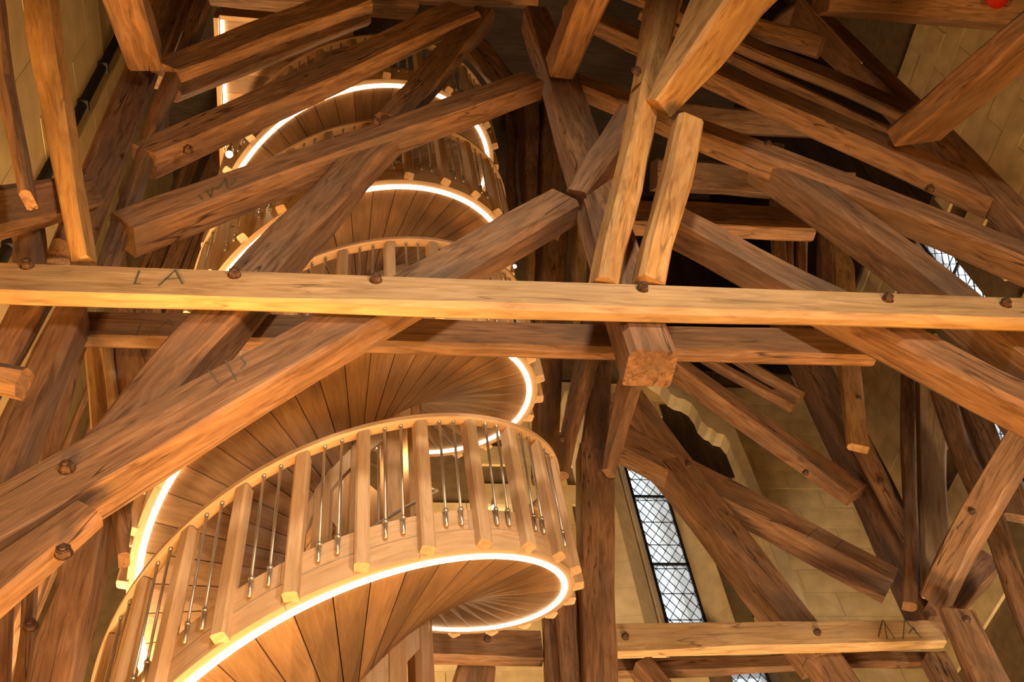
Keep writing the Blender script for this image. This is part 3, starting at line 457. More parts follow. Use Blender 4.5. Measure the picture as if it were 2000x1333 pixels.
 ('timber_post', 'second pale upright behind the stairs at left, beside the dark wide board', (-2.1142, 7.55, 12.0465), (-0.0565, 0.0, -0.9984), (0.8794, 0.4735, -0.0497), (-0.4728, 0.8808, 0.0267), 13.136, (0.0888, 0.0792, 0.1263, 0.1127), 0.022, 0.012, [], []),
 ('timber_post', 'third pale upright behind the stairs at far left, seen between the two bolted braces', (-2.6409, 7.55, 11.2069), (-0.0509, 0.0, -0.9987), (0.8107, 0.5839, -0.0413), (-0.5832, 0.8118, 0.0297), 12.455, (0.0689, 0.0657, 0.1223, 0.1166), 0.022, 0.012, [], []),
 ('timber_post', 'pale brown upright behind the stairs at left, closest to the stair light strip', (-2.0227, 7.5, 11.1853), (-0.0488, 0.0, -0.9988), (0.8922, 0.4495, -0.0436), (-0.449, 0.8933, 0.0219), 12.457, (0.1061, 0.1011, 0.1205, 0.1148), 0.022, 0.012, [], []),
]



def timber(name, label, mid, a, u, v, L, whs, cham, wob, bolts, marks, seed):
    rng = random.Random(seed)
    if marks:
        wob = 0.0012
    W0, W1, H0, H1 = whs
    n = max(6, min(22, int(L / 0.28)))
    bm = bmesh.new()
    rings = []
    # each corner's wane varies slowly along the length
    ch = [[max(0.006, cham + q) for q in fnoise(rng, n, cham * 0.75)] for _ in range(4)]
    bu, bv = fnoise(rng, n, wob * min(1.6, L / 2.5), 2), fnoise(rng, n, wob * min(1.6, L / 2.5), 2)
    ew = fnoise(rng, n, wob * 0.8)
    for i in range(n):
        s = i / (n - 1)
        x = (s - 0.5) * L
        w = W0 + (W1 - W0) * s + ew[i]
        h = H0 + (H1 - H0) * s
        du, dv = bu[i], bv[i]
        c0, c1, c2, c3 = (min(ch[k][i], 0.3 * min(w, h)) for k in range(4))
        # octagonal section, arris at (0,0); -z is the v direction
        pts = [(c0, 0), (w - c1, 0), (w, c1), (w, h - c2), (w - c2, h), (c3, h), (0, h - c3), (0, c0)]
        rings.append([bm.verts.new((x, p + du, -(q + dv))) for p, q in pts])
    for r0, r1 in zip(rings, rings[1:]):
        for k in range(8):
            bm.faces.new((r0[k], r0[(k + 1) % 8], r1[(k + 1) % 8], r1[k]))
    bm.faces.new(rings[0][::-1])
    bm.faces.new(rings[-1])
    mat = M_PALE if any(k in label for k in PALE_KEYS) else (M_LIT if any(k in label for k in LIT_KEYS) else M_OLD)
    va = Vector(v)
    o = mesh_obj(name, bm, mat, None, frame(mid, a, u, -va))
    kind = 'post' if 'post' in name else ('beam' if 'tie' in name else ('strut' if 'strut' in name else 'brace'))
    tag(o, label, kind, 'oak timbers of the bell frame')
    for bx, bu_ in bolts:
        b = place('bolt', NUT, o, Matrix.Translation((bx, bu_, -0.001)) @ Matrix.Rotation(rng.uniform(0, 1), 4, 'Z') @ Matrix.Rotation(rng.uniform(-.08, .08), 4, 'X'))
    for ln in marks:
        bm = bmesh.new()
        for (x0, y0), (x1, y1) in zip(ln, ln[1:]):
            d = Vector((x1 - x0, y1 - y0, 0)); l = d.length
            p = Vector((-d.y, d.x, 0)) / l * 0.0045
            P, Q = Vector((x0, y0, 0)), Vector((x1, y1, 0))
            zz = 0.0
            lo = [P - p, Q - p * 0.7, Q + p * 0.7, P + p]
            vb = [bm.verts.new(k + Vector((0, 0, -0.012))) for k in lo]
            vt = [bm.verts.new(k + Vector((0, 0, 0.0035))) for k in lo]
            bm.faces.new(vt); bm.faces.new(vb[::-1])
            for k in range(4):
                bm.faces.new((vb[k], vb[(k + 1) % 4], vt[(k + 1) % 4], vt[k]))
        mesh_obj('carpenter_mark', bm, M_MARK, o)
    return o


# ------------------------------------------------------------------ the tower shell
XL, XR, YF, YB, ZC = -3.2, 7.0, -6.0, 9.7, 19.0


def shell(name, mat, *boxes):
    bm = bmesh.new()
    for b in boxes:
        bm_box(bm, *b)
    return tag(mesh_obj(name, bm, mat), kind='structure')


def stone_wall(wall, axis, pos, a0, a1, z0, z1, course, length, depth, inward, mat, holes=(), seed=1):
    """courses of dressed stone as parts of a wall; a = horizontal running coordinate"""
    rng = random.Random(seed)
    nz = int(round((z1 - z0) / course))
    meshes = []
    for k in range(5):
        bm = bmesh.new()
        g = 0.003
        bm_box(bm, g, length - g, 0, 0.04, g, course - g)
        for vv in bm.verts:
            vv.co.y += rng.uniform(-.003, .003)
        me = bpy.data.meshes.new('stone')
        bmesh.ops.recalc_face_normals(bm, faces=bm.faces[:])
        bm.to_mesh(me); bm.free(); me.materials.append(mat)
        meshes.append(me)
    for r in range(nz):
        z = z0 + r * course
        a = a0 - (length * 0.5 if r % 2 else 0)
        while a < a1 - 0.02:
            hit = any(h[0] < a + length and h[1] > a and h[2] < z + course and h[3] > z for h in holes)
            if not hit:
                jut = rng.uniform(0, 0.006)
                if axis == 'x':
                    mw = Matrix.Translation((a, pos - 0.04 * 1 - jut, z))
                else:
                    mw = Matrix.Translation((pos - 0.0 + (0.04 + jut) * inward * 1.0, a, z)) @ Matrix.Rotation(PI / 2, 4, 'Z')
                    if inward < 0:
                        mw = Matrix.Translation((pos - jut, a, z)) @ Matrix.Rotation(PI / 2, 4, 'Z')
                place('stone', rng.choice(meshes), wall, mw)
            a += length


HB = [(3.75, 4.65, 8.98, 12.6), (4.44, 5.02, 6.0, 8.72)]
fl = shell('floor', M_FLOOR, (XL - 1, XR + 1, YF - 1, YB + 1, -0.3, 0))
ce = shell('ceiling', M_BOARD, (XL - 1, XR + 1, YF - 1, YB + 1, ZC, ZC + 0.3))
wf = shell('wall_front', M_PLASTER, (XL - 1, XR + 1, YF - 0.4, YF, 0, ZC))
wl = shell('wall_left', M_PLASTER, (XL - 0.5, XL, YF, YB + 0.5, 0, ZC))


def holed(name, mat, axis, p0, p1, a0, a1, holes):
    """wall slab with rectangular openings, made of boxes"""
    bm = bmesh.new()
    xs = sorted({a0, a1, *[h[0] for h in holes], *[h[1] for h in holes]})
    for i in range(len(xs) - 1):
        l, r = xs[i], xs[i + 1]
        hs = sorted([h for h in holes if h[0] <= l and h[1] >= r], key=lambda h: h[2])
        z = 0
        for h in hs:
            if axis == 'x': bm_box(bm, l, r, p0, p1, z, h[2])
            else: bm_box(bm, p0, p1, l, r, z, h[2])
            z = h[3]
        if axis == 'x': bm_box(bm, l, r, p0, p1, z, ZC)
        else: bm_box(bm, p0, p1, l, r, z, ZC)
    return tag(mesh_obj(name, bm, mat), kind='structure')


HR = [(5.85, 6.42, 8.9, 12.5), (6.80, 7.30, 8.0, 10.1)]
wb = holed('wall_back', M_MORTAR, 'x', YB, YB + 0.5, XL - 0.5, XR + 0.5, HB)
wr = holed('wall_right', M_MORTAR, 'y', XR, XR + 0.5, YF, YB + 0.5, HR)
stone_wall(wb, 'x', YB, 2.2, 7.0, 5.6, 13.6, 0.36, 0.78, 0.04, 1, M_STONE, HB, 3)
stone_wall(wb, 'x', YB, -1.2, 2.2, 7.4, 11.0, 0.36, 0.80, 0.04, 1, M_STONE, HB, 4)
stone_wall(wr, 'y', XR, 1.4, 9.4, 8.2, 14.0, 0.36, 0.82, 0.04, -1, M_STONE, HR, 5)
stone_wall(wl, 'y', XL, 2.6, 9.4, 9.0, 15.0, 0.72, 1.25, 0.04, 1, M_PLASTER, (), 6)


def clip_poly(poly, x0, x1, z0, z1):
    for ax, lim, sg in ((0, x0, 1), (0, x1, -1), (1, z0, 1), (1, z1, -1)):
        out = []
        for i in range(len(poly)):
            p, q = poly[i], poly[(i + 1) % len(poly)]
            a, b = (p[ax] - lim) * sg, (q[ax] - lim) * sg
            if a >= 0: out.append(p)
            if (a >= 0) != (b >= 0):
                t = a / (a - b)
                out.append((p[0] + (q[0] - p[0]) * t, p[1] + (q[1] - p[1]) * t))
        poly = out
        if not poly: return []
    return poly


def leaded_window(name, to_world, a0, a1, z0, z1, dw, dh, bars, zv):
    """a window: to_world(a, z, d) maps running coordinate, height, depth to the room"""
    root = empty(name)
    tag(root, kind='structure')

    def box(bm, x0, x1, y0, y1, d0, d1):
        v = [bm.verts.new(to_world(*p)) for p in ((x0, y0, d0), (x1, y0, d0), (x1, y1, d0), (x0, y1, d0), (x0, y0, d1), (x1, y0, d1), (x1, y1, d1), (x0, y1, d1))]
        for f in ((0, 3, 2, 1), (4, 5, 6, 7), (0, 1, 5, 4), (1, 2, 6, 5), (2, 3, 7, 6), (3, 0, 4, 7)):
            bm.faces.new([v[i] for i in f])
    bm = bmesh.new()
    t = 0.035
    box(bm, a0, a0 + t, z0, z1, -.02, .03); box(bm, a1 - t, a1, z0, z1, -.02, .03)
    box(bm, a0, a1, z0, z0 + t, -.02, .03); box(bm, a0, a1, z1 - t, z1, -.02, .03)
    mesh_obj('window_frame', bm, M_BLACK, root)
    for z in bars:
        bm = bmesh.new(); box(bm, a0, a1, z - .016, z + .016, -.02, .02)
        mesh_obj('glazing_bar', bm, M_BLACK, root)
    # diamond panes within reach of the camera, each a part; lead strips joined
    lead = bmesh.new()
    rng = random.Random(5)
    x = a0
    i = 0
    na = int((a1 - a0) / dw) + 2
    nz = int((z1 - z0) / dh) + 2
    for iz in range(-1, nz * 2):
        for ia in range(-1, na):
            ca = a0 + ia * dw + (dw / 2 if iz % 2 else 0)
            cz_ = z0 + iz * dh / 2
            if cz_ < zv[0] - dh or cz_ > zv[1] + dh:
                continue
            poly = clip_poly([(ca, cz_ - dh / 2), (ca + dw / 2, cz_), (ca, cz_ + dh / 2), (ca - dw / 2, cz_)], a0 + t, a1 - t, z0 + t, z1 - t)
            if len(poly) < 3: continue
            bm = bmesh.new()
            tl = rng.uniform(-.006, .006)
            f = [bm.verts.new(to_world(p[0], p[1], tl * (p[0] - ca) * 20)) for p in poly]
            b = [bm.verts.new(to_world(p[0], p[1], 0.004 + tl * (p[0] - ca) * 20)) for p in poly]
            bm.faces.new(f); bm.faces.new(b[::-1])
            for k in range(len(f)):
                bm.faces.new((f[k], b[k], b[(k + 1) % len(f)], f[(k + 1) % len(f)]))
            mesh_obj('pane', bm, M_GLASS, root)
            for p, q in zip(poly, poly[1:] + poly[:1]):
                if abs(p[0] - q[0]) < 1e-4 or abs(p[1] - q[1]) < 1e-4: continue
                d = Vector((q[0] - p[0], q[1] - p[1])); nn = Vector((-d.y, d.x)).normalized() * .003
                vv = [lead.verts.new(to_world(p[0] + s * nn.x, p[1] + s * nn.y, dd)) for dd in (-.006, .008) for s in (-1, 1)] 
                ww = [lead.verts.new(to_world(q[0] + s * nn.x, q[1] + s * nn.y, dd)) for dd in (-.006, .008) for s in (-1, 1)]
                for f4 in ((0, 1), (1, 3), (3, 2), (2, 0)):
                    lead.faces.new((vv[f4[0]], vv[f4[1]], ww[f4[1]], ww[f4[0]]))
    z = z0
    while z < z1:
        if zv[0] <= z <= zv[1]:
            box(lead, a0, a1, z - .0035, z + .0035, -.008, .004)
        z += dh * 2
    lo_ = mesh_obj('lead_strip', lead, M_BLACK, root)
    tag(lo_, 'thin black lead strips', kind='stuff')
    return root


leaded_window('window_1', lambda a, z, d: (a, 9.95 + d, z), 3.93, 4.45, 8.98, 12.6, 0.130, 0.20, (10.25, 11.45), (9.0, 12.4))
leaded_window('window_2', lambda a, z, d: (7.27 + d, a, z), 5.95, 6.34, 8.9, 12.5, 0.155, 0.24, (9.45, 10.72, 11.62), (9.8, 12.2))
leaded_window('window_4', lambda a, z, d: (7.27 + d, a, z), 6.85, 7.19, 8.0, 10.1, 0.155, 0.24, (9.2,), (9.0, 10.1))
leaded_window('window_3', lambda a, z, d: (a, 9.95 + d, z), 4.46, 5.0, 6.0, 8.72, 0.130, 0.20, (7.4,), (7.9, 8.7))


def prism(name, pts, z0, z1, mat, parent=None):
    bm = bmesh.new()
    lo = [bm.verts.new((x, y, z0)) for x, y in pts]
    hi = [bm.verts.new((x, y, z1)) for x, y in pts]
    n = len(pts)
    bm.faces.new(lo); bm.faces.new(hi)
    for k in range(n):
        bm.faces.new((lo[k], lo[(k + 1) % n], hi[(k + 1) % n], hi[k]))
    return mesh_obj(name, bm, mat, parent)


# splayed jamb stones of the back window, course by course
jamb = empty('trim_1')
tag(jamb, kind='structure')
for r in range(10):
    z = 8.98 + r * 0.362
    prism('stone', [(3.76, YB - 0.05), (3.93, 9.94), (3.93, 10.15), (3.74, 10.15), (3.74, YB - 0.05)], z, z + 0.358, M_STONE2, jamb)
    prism('stone', [(4.66, YB - 0.05), (4.45, 9.94), (4.45, 10.15), (4.67, 10.15), (4.67, YB - 0.05)], z, z + 0.358, M_STONE, jamb)
# pale pier left of the window
pier = empty('trim_2')
tag(pier, kind='structure')
for r in range(11):
    z = 8.6 + r * 0.40
    prism('stone', [(3.10, YB), (3.14, YB - 0.30), (3.45, YB - 0.34), (3.70, YB - 0.10), (3.74, YB)], z, z + 0.395, M_STONE2, pier)
# outer stone mullion seen through the glass
mul = empty('trim_3')
tag(mul, kind='structure')
for r in range(8):
    z = 8.0 + r * 0.62
    prism('stone', [(4.42, 10.35), (4.62, 10.3), (4.75, 10.75), (4.5, 10.75)], z, z + 0.612, M_STONE2, mul)
# cusped arch rib with its shaft on the back wall
rib = [(5.52, 8.0), (5.50, 12.50), (5.36, 12.72), (5.18, 13.0), (4.95, 13.45), (4.70, 13.95), (4.40, 13.9), (4.52, 13.45), (4.66, 13.28), (4.72, 13.02),
       (4.80, 12.93), (4.90, 12.90), (4.99, 12.80), (5.035, 12.62), (5.04, 12.44), (5.10, 12.30), (5.16, 12.27), (5.20, 12.18), (5.30, 12.15), (5.345, 12.0), (5.36, 8.0)]
bm = bmesh.new()
fr = [bm.verts.new((x, YB - 0.30, z)) for x, z in rib]
mi = [bm.verts.new((x + (0.02 if x > 5.3 else -0.0), YB - 0.22, z)) for x, z in rib]
bk = [bm.verts.new((x, YB + 0.01, z)) for x, z in rib]
bm.faces.new(fr); bm.faces.new(bk[::-1])
for a_, b_ in ((fr, mi), (mi, bk)):
    for k in range(len(rib)):
        bm.faces.new((a_[k], a_[(k + 1) % len(rib)], b_[(k + 1) % len(rib)], b_[k]))
tag(mesh_obj('trim_4', bm, M_STONE2), kind='structure')
# dark boarding inside the arch
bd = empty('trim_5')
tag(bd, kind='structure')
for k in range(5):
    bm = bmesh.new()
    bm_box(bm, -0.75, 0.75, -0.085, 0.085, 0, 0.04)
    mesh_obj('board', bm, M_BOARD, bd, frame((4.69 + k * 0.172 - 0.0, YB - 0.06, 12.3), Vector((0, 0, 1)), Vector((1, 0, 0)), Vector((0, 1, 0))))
# near-black boards added for the shade high in the back right corner
for nm, axis in (('shade_boards_a', 0), ('shade_boards_b', 1)):
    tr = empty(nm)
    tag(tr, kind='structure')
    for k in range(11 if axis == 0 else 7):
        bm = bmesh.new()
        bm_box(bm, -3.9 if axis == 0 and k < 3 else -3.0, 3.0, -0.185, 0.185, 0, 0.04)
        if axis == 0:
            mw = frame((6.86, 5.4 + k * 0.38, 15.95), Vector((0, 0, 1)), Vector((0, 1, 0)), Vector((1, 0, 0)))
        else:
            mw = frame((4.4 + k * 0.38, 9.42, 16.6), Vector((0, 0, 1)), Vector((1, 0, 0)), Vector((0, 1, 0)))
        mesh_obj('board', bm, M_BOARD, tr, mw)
# stone pier and black pipe on the left wall
pl = empty('trim_6')
tag(pl, kind='structure')
for r in range(12):
    z = 8.0 + r * 0.70
    prism('stone', [(XL, 5.78), (XL + 0.14, 5.80), (XL + 0.14, 7.3), (XL, 7.3)], z, z + 0.693, M_PLASTER, pl)
bm = bmesh.new()
bm_cyl(bm, 0.055, 9.0, 17.0, 12, cxy=(XL + 0.09, 5.62))
for z in (10.2, 12.1, 13.3, 14.4, 15.6):
    bm_box(bm, XL + 0.0, XL + 0.16, 5.55, 5.69, z, z + 0.05)
tag(mesh_obj('black_pipe', bm, M_BLACK), 'black vertical pipe clipped to the ochre wall at upper left', 'pipe')



# ------------------------------------------------------------------ timbers
LIT_KEYS = ('hanging strut', 'bright wavy', 'bright orange strut just', 'broad orange brace running', 'pale waney brace')
PALE_KEYS = ('long pale oak tie', 'pale weathered', 'lower pale tie beam with', 'thin pale', 'short bright')
for i, row in enumerate(TIMBERS):
    timber(*row, seed=i + 11)

# ------------------------------------------------------------------ double spiral staircase
AX, AY = 0.1302, 5.7846
PITCH = 4.2037
Z_A = 6.3125            # soffit edge height of the first flight at angle 0
R_LED = 1.45
R_NEW = 0.50
HALF = PITCH / 2


def screw(theta, z):
    return Matrix.Translation((0, 0, z)) @ Matrix.Rotation(theta, 4, 'Z')


def zsoff(fl, th):
    return Z_A - fl * HALF + PITCH * th / (2 * PI)


stair = empty('spiral_staircase', (AX, AY, 0))
tag(stair, 'double spiral oak staircase with lit soffit edge, steel rod railing and hollow core', 'staircase')


def shared(name, bm, mat, smooth=False):
    me = bpy.data.meshes.new(name)
    bmesh.ops.recalc_face_normals(bm, faces=bm.faces[:])
    bm.to_mesh(me); bm.free()
    if smooth:
        me.polygons.foreach_set('use_smooth', [True] * len(me.polygons))
    me.materials.append(mat)
    return me


STEP = math.radians(8.0)


def plank_mesh(r0, r1, dth, thick, gap=0.0032):
    bm = bmesh.new()
    k = PITCH / (2 * PI)
    pts = []
    for r in (r0, (r0 + r1) / 2, r1):
        row = []
        for s in (-1, 1):
            t = s * (dth / 2) - s * gap / r
            row.append((r * math.cos(t), r * math.sin(t), k * t))
        pts.append(row)
    lo = [[bm.verts.new(p) for p in row] for row in pts]
    hi = [[bm.verts.new((p[0], p[1], p[2] + thick)) for p in row] for row in pts]
    for i in range(2):
        bm.faces.new((lo[i][0], lo[i][1], lo[i + 1][1], lo[i + 1][0]))
        bm.faces.new((hi[i][0], hi[i + 1][0], hi[i + 1][1], hi[i][1]))
        for s in (0, 1):
            bm.faces.new((lo[i][s], lo[i + 1][s], hi[i + 1][s], hi[i][s]))
    bm.faces.new((lo[0][0], lo[0][1], hi[0][1], hi[0][0]))
    bm.faces.new((lo[2][0], lo[2][1], hi[2][1], hi[2][0]))
    return bm


def helix_sweep(section, th0, th1, fl, dth=math.radians(3.0)):
    """sweep a closed (r, dz) section along the helix, with a lengthwise uv map"""
    bm = bmesh.new()
    uvl = bm.loops.layers.uv.new('UVMap')
    n = max(2, int((th1 - th0) / dth))
    rings = []
    for i in range(n + 1):
        t = th0 + (th1 - th0) * i / n
        z = zsoff(fl, t)
        rings.append([bm.verts.new((r * math.cos(t), r * math.sin(t), z + dz)) for r, dz in section])
    m = len(section)
    per = [0]
    for k in range(m):
        a, b = section[k], section[(k + 1) % m]
        per.append(per[-1] + math.hypot(a[0] - b[0], a[1] - b[1]))
    seg = section[0][0] * (th1 - th0) / n
    for i in range(n):
        for k in range(m):
            f = bm.faces.new((rings[i][k], rings[i][(k + 1) % m], rings[i + 1][(k + 1) % m], rings[i + 1][k]))
            for lp, (uu, vv) in zip(f.loops, ((i, k), (i, k + 1), (i + 1, k + 1), (i + 1, k))):
                lp[uvl].uv = (uu * seg, per[vv])
    bm.faces.new(rings[0][::-1]); bm.faces.new(rings[-1])
    return bm


ZLO, ZHI = 3.0, 12.9
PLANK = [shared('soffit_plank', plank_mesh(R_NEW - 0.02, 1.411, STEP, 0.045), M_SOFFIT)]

# railing post, rod, stringer board (local x = radial outward)
bm = bmesh.new()
pw, pr0, pr1 = 0.040, 1.490, 1.566
sec = [(pr0, -pw), (pr1 - 0.012, -pw), (pr1, -pw + 0.012), (pr1, pw - 0.012), (pr1 - 0.012, pw), (pr0, pw)]
lo = [bm.verts.new((x, y, 0.010 - (0.010 if x < 1.52 else 0))) for x, y in sec]
hi = [bm.verts.new((x - 0.03, y, 1.065)) for x, y in sec]
for k in range(6):
    bm.faces.new((lo[k], lo[(k + 1) % 6], hi[(k + 1) % 6], hi[k]))
bm.faces.new(lo[::-1]); bm.faces.new(hi)
# grain runs along local x, so the post is modelled upright and turned when placed
POST = shared('railing_post', bm, M_POSTW)

bm = bmesh.new()
bm_cyl(bm, 0.0085, 0.29, 1.075, 8)
bm_cyl(bm, 0.0125, 0.175, 0.285, 8)
bm_cyl(bm, 0.0165, 0.285, 0.302, 8)
bm_cyl(bm, 0.013, 1.045, 1.075, 8)
ROD = shared('steel_rod', bm, M_STEEL, True)

K = PITCH / (2 * PI)
POST_STEP = 2 * PI / 27
SEGN = 8


def stringer_board(z0, z1, r0, r1, span, gap=0.0015):
    bm = bmesh.new()
    uvl = bm.loops.layers.uv.new('UVMap')
    rings = []
    for i in range(SEGN + 1):
        t = -span / 2 + span * i / SEGN
        t *= 1 - gap / (span * r1 / 2)
        rings.append([bm.verts.new((r * math.cos(t), r * math.sin(t), K * t + z)) for r, z in ((r0, z0), (r1, z0), (r1, z1), (r0, z1))])
    for i in range(SEGN):
        for k in range(4):
            f = bm.faces.new((rings[i][k], rings[i][(k + 1) % 4], rings[i + 1][(k + 1) % 4], rings[i + 1][k]))
            for lp, (uu, vv) in zip(f.loops, ((i, k), (i, k + 1), (i + 1, k + 1), (i + 1, k))):
                lp[uvl].uv = (uu * span * r1 / SEGN, vv * 0.16)
    bm.faces.new(rings[0][::-1]); bm.faces.new(rings[-1])
    return bm


BOARD_LO = shared('stringer_board', stringer_board(-0.003, 0.147, 1.452, 1.500, POST_STEP * 2), M_RAIL)
BOARD_HI = shared('stringer_board', stringer_board(0.153, 0.305, 1.452, 1.496, POST_STEP * 3), M_RAIL)
bm = bmesh.new()
bm_box(bm, R_NEW, 1.45, -math.tan(STEP) * 0.1, 0.30, 0, 0.04)
for vv in bm.verts:
    r = vv.co.x
    s = 1 if vv.co.y > 0 else -1
    t = s * STEP * 1.0
    z = vv.co.z
    vv.co = Vector((r * math.cos(t), r * math.sin(t), z))
TREAD = shared('tread', bm, M_NEW)

SC_POST = random.Random(3)
for fl in (0, 1):
    th_at = lambda z: (z - Z_A + fl * HALF) / K
    # soffit planks
    i0, i1 = math.ceil(th_at(ZLO) / STEP), math.floor(th_at(ZHI) / STEP)
    for i in range(i0, i1):
        t = (i + 0.5) * STEP
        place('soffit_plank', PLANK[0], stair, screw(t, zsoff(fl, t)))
    for i in range(i0 // 2 + 1, i1 // 2):
        t = (2 * i + 1) * STEP
        place('tread', TREAD, stair, screw(t, zsoff(fl, t) + 0.17))
    # stringer boards
    p0 = math.radians(-103.5) + (PI if fl else 0)
    j0, j1 = math.ceil((th_at(ZLO) - p0) / POST_STEP), math.floor((th_at(ZHI) - p0) / POST_STEP)
    for j in range(j0, j1):
        t = p0 + j * POST_STEP
        if j % 2 == 0:
            place('stringer_board', BOARD_LO, stair, screw(t + POST_STEP * .9, zsoff(fl, t + POST_STEP * .9)))
        if j % 3 == 0:
            place('stringer_board', BOARD_HI, stair, screw(t + POST_STEP * 1.3, zsoff(fl, t + POST_STEP * 1.3)))
        if zsoff(fl, t) < 12.8 and zsoff(fl, t) > 3.3:
            place('railing_post', POST, stair, screw(t, zsoff(fl, t)))
            for q in (0.36, 0.64):
                tt = t + POST_STEP * q
                place('steel_rod', ROD, stair, Matrix.Translation((1.513 * math.cos(tt), 1.513 * math.sin(tt), zsoff(fl, tt))))
    a0, a1 = th_at(ZLO), th_at(ZHI)
    c = 0.012
    rail = [(1.468 + c, 1.062), (1.545 - c, 1.062), (1.545, 1.062 + c), (1.545, 1.118 - c), (1.545 - c, 1.118), (1.468 + c, 1.118), (1.468, 1.118 - c), (1.468, 1.062 + c)]
    mesh_obj('handrail', helix_sweep(rail, a0, a1, fl), M_RAIL, stair)
    led = [(1.408, 0.004), (1.412, -0.012), (1.421, -0.018), (1.436, -0.018), (1.445, -0.012), (1.449, 0.004)]
    tag(mesh_obj('led_strip', helix_sweep(led, a0, a1, fl), M_LED, stair), 'glowing warm white light strip')
    tube = [(0.60 + 0.017 * math.cos(2 * PI * k / 8), 1.05 + 0.017 * math.sin(2 * PI * k / 8)) for k in range(8)]
    tag(mesh_obj('inner_handrail', helix_sweep(tube, a0, a1, fl), M_STEEL, stair, None, True), 'steel handrail round the hollow core')
    # infill panels of the hollow core, between its upright boards
    span = 2 * PI / 12
    NP = shared('core_panel', stringer_board(-0.20, 0.66, R_NEW - 0.035, R_NEW + 0.002, span * 0.80), M_COREP)
    j0, j1 = math.ceil(a0 / span), math.floor(a1 / span)
    for j in range(j0, j1):
        t = (j + 0.5) * span
        place('core_panel', NP, stair, screw(t, zsoff(fl, t)))

# landing at the head of the stairs: planks, edge board and straight light strip
for k in range(9):
    bm = bmesh.new()
    bm_box(bm, -0.80, 0.62, -0.104, 0.104, 0, 0.05)
    mesh_obj('landing_plank', bm, M_SOFFIT, stair, Matrix.Translation((-0.80, -1.38 + k * 0.212, ZHI + 0.02)))
bm = bmesh.new()
bm_box(bm, -1.0, 1.0, -0.024, 0.024, -0.02, 0.28)
mesh_obj('landing_edge', bm, M_NEW, stair, Matrix.Translation((-1.64, -0.50, ZHI)) @ Matrix.Rotation(PI / 2, 4, 'Z'))
bm = bmesh.new()
bm_box(bm, -0.80, 0.62, -0.024, 0.024, -0.02, 0.28)
mesh_obj('landing_edge', bm, M_NEW, stair, Matrix.Translation((-0.80, -1.51, ZHI)))
bm = bmesh.new()
bm_box(bm, -1.60, -1.56, -1.48, 0.5, ZHI - 0.005, ZHI + 0.02)
tag(mesh_obj('led_strip', bm, M_LED, stair), 'straight glowing light strip under the top landing')

# upright boards of the core
for j in range(12):
    bm = bmesh.new()
    bm_box(bm, -(ZHI - ZLO) / 2, (ZHI - ZLO) / 2, -0.062, 0.062, -0.04, 0.012)
    bmesh.ops.bevel(bm, geom=[e for e in bm.edges], offset=0.004, segments=1, affect='EDGES')
    t = j * 2 * PI / 12
    rad = Vector((math.cos(t), math.sin(t), 0)); tan = Vector((-math.sin(t), math.cos(t), 0))
    mesh_obj('core_board', bm, M_NEW, stair, frame(rad * R_NEW + Vector((0, 0, (ZHI + ZLO) / 2)), Vector((0, 0, 1)), tan, rad))
for k in range(2):
    bm = bmesh.new()
    bm_cyl(bm, 0.012, ZLO, ZHI, 8, cxy=((-0.12, 0.1), (0.16, -0.05))[k])
    mesh_obj('core_rod', bm, M_STEEL, stair, None, True)


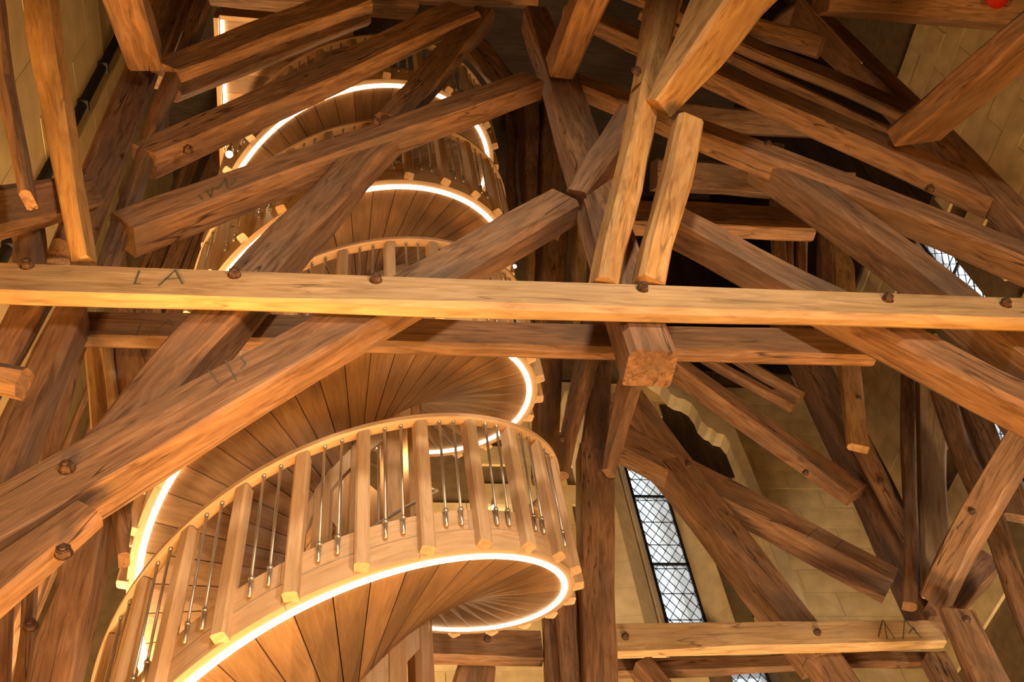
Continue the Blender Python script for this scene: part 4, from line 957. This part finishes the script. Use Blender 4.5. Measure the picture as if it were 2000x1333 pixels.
# ------------------------------------------------------------------ small lamps and fittings
def spot_lamp(loc, label, power=4.0, s=1.0, wire=0, arm=0):
    r = empty('spot_lamp', loc)
    if arm:
        bm = bmesh.new()
        bm_box(bm, -0.008, 0.008, 0, arm, 0.09 * s, 0.09 * s + 0.016)
        mesh_obj('bracket', bm, M_BLACK, r)
    if wire:
        bm = bmesh.new()
        bm_cyl(bm, 0.006, 0.12 * s, wire, 6)
        mesh_obj('wire', bm, M_BLACK, r)
    tag(r, label, 'lamp', 'small round lamps about the staircase')
    bm = bmesh.new()
    bm_cyl(bm, 0.030 * s, 0.0, 0.10 * s, 12)
    bm_cyl(bm, 0.012 * s, 0.10 * s, 0.16 * s, 8)
    mesh_obj('lamp_body', bm, M_STEEL, r)
    bm = bmesh.new()
    bmesh.ops.create_uvsphere(bm, u_segments=12, v_segments=8, radius=0.032 * s)
    mesh_obj('bulb', bm, M_BULB, r, None, True)
    d = bpy.data.lights.new('bulb_glow', 'POINT')
    d.energy = power; d.color = (1, 0.7, 0.36); d.shadow_soft_size = 0.04
    o = bpy.data.objects.new('bulb_glow', d)
    COL.objects.link(o); o.parent = r; o.location = (0, 0, -0.05)
    return r


spot_lamp((0.398, 6.0, 8.02), 'small glowing lamp inside the hollow core of the staircase', 6)
spot_lamp((-1.56, 4.5, 13.54), 'starry bright lamp at the very top left beside the stair light strip', 6, 1, 1.0)
spot_lamp((-1.10, 4.56, 10.32), 'small lamp hanging on a wire left of the second curved light strip', 4, 1, 1.2)
spot_lamp((1.95, 7.2, 12.64), 'left one of a tiny lamp pair just above the tie beam at centre', 3, 0.8, 0, 0.5)
spot_lamp((2.10, 7.2, 12.81), 'right one of a tiny lamp pair just above the tie beam at centre', 3, 0.8, 0, 0.5)
spot_lamp((1.93, 9.55, 10.83), 'small wall lamp on the yellow masonry seen through the stair railing', 6, 1, 0, 0.12)

# red glass lantern hung under the top right beam
rl = empty('red_lantern', (6.02, 2.72, 11.0))
tag(rl, 'red glass lantern with a clear rim at the top right edge', 'lantern')
bm = bmesh.new()
bm_cyl(bm, 0.115, 0.0, 0.34, 20, 0.13)
mesh_obj('glass_body', bm, M_RED, rl, None, True)
bm = bmesh.new()
bm_cyl(bm, 0.17, 0.02, 0.03, 20); bm_cyl(bm, 0.172, 0.03, 0.36, 20)
for f in [f for f in bm.faces if abs(f.normal.z) > 0.5]:
    pass
mesh_obj('rim', bm, M_CLEAR, rl, None, True)
# cord
bm = bmesh.new()
bm_cyl(bm, 0.008, 0, 1.6, 8)
tag(mesh_obj('hanging_cord', bm, M_RAIL, None, Matrix.Translation((4.28, 3.05, 9.85))), 'thin pale cord hanging beside the top right beam', 'cord')
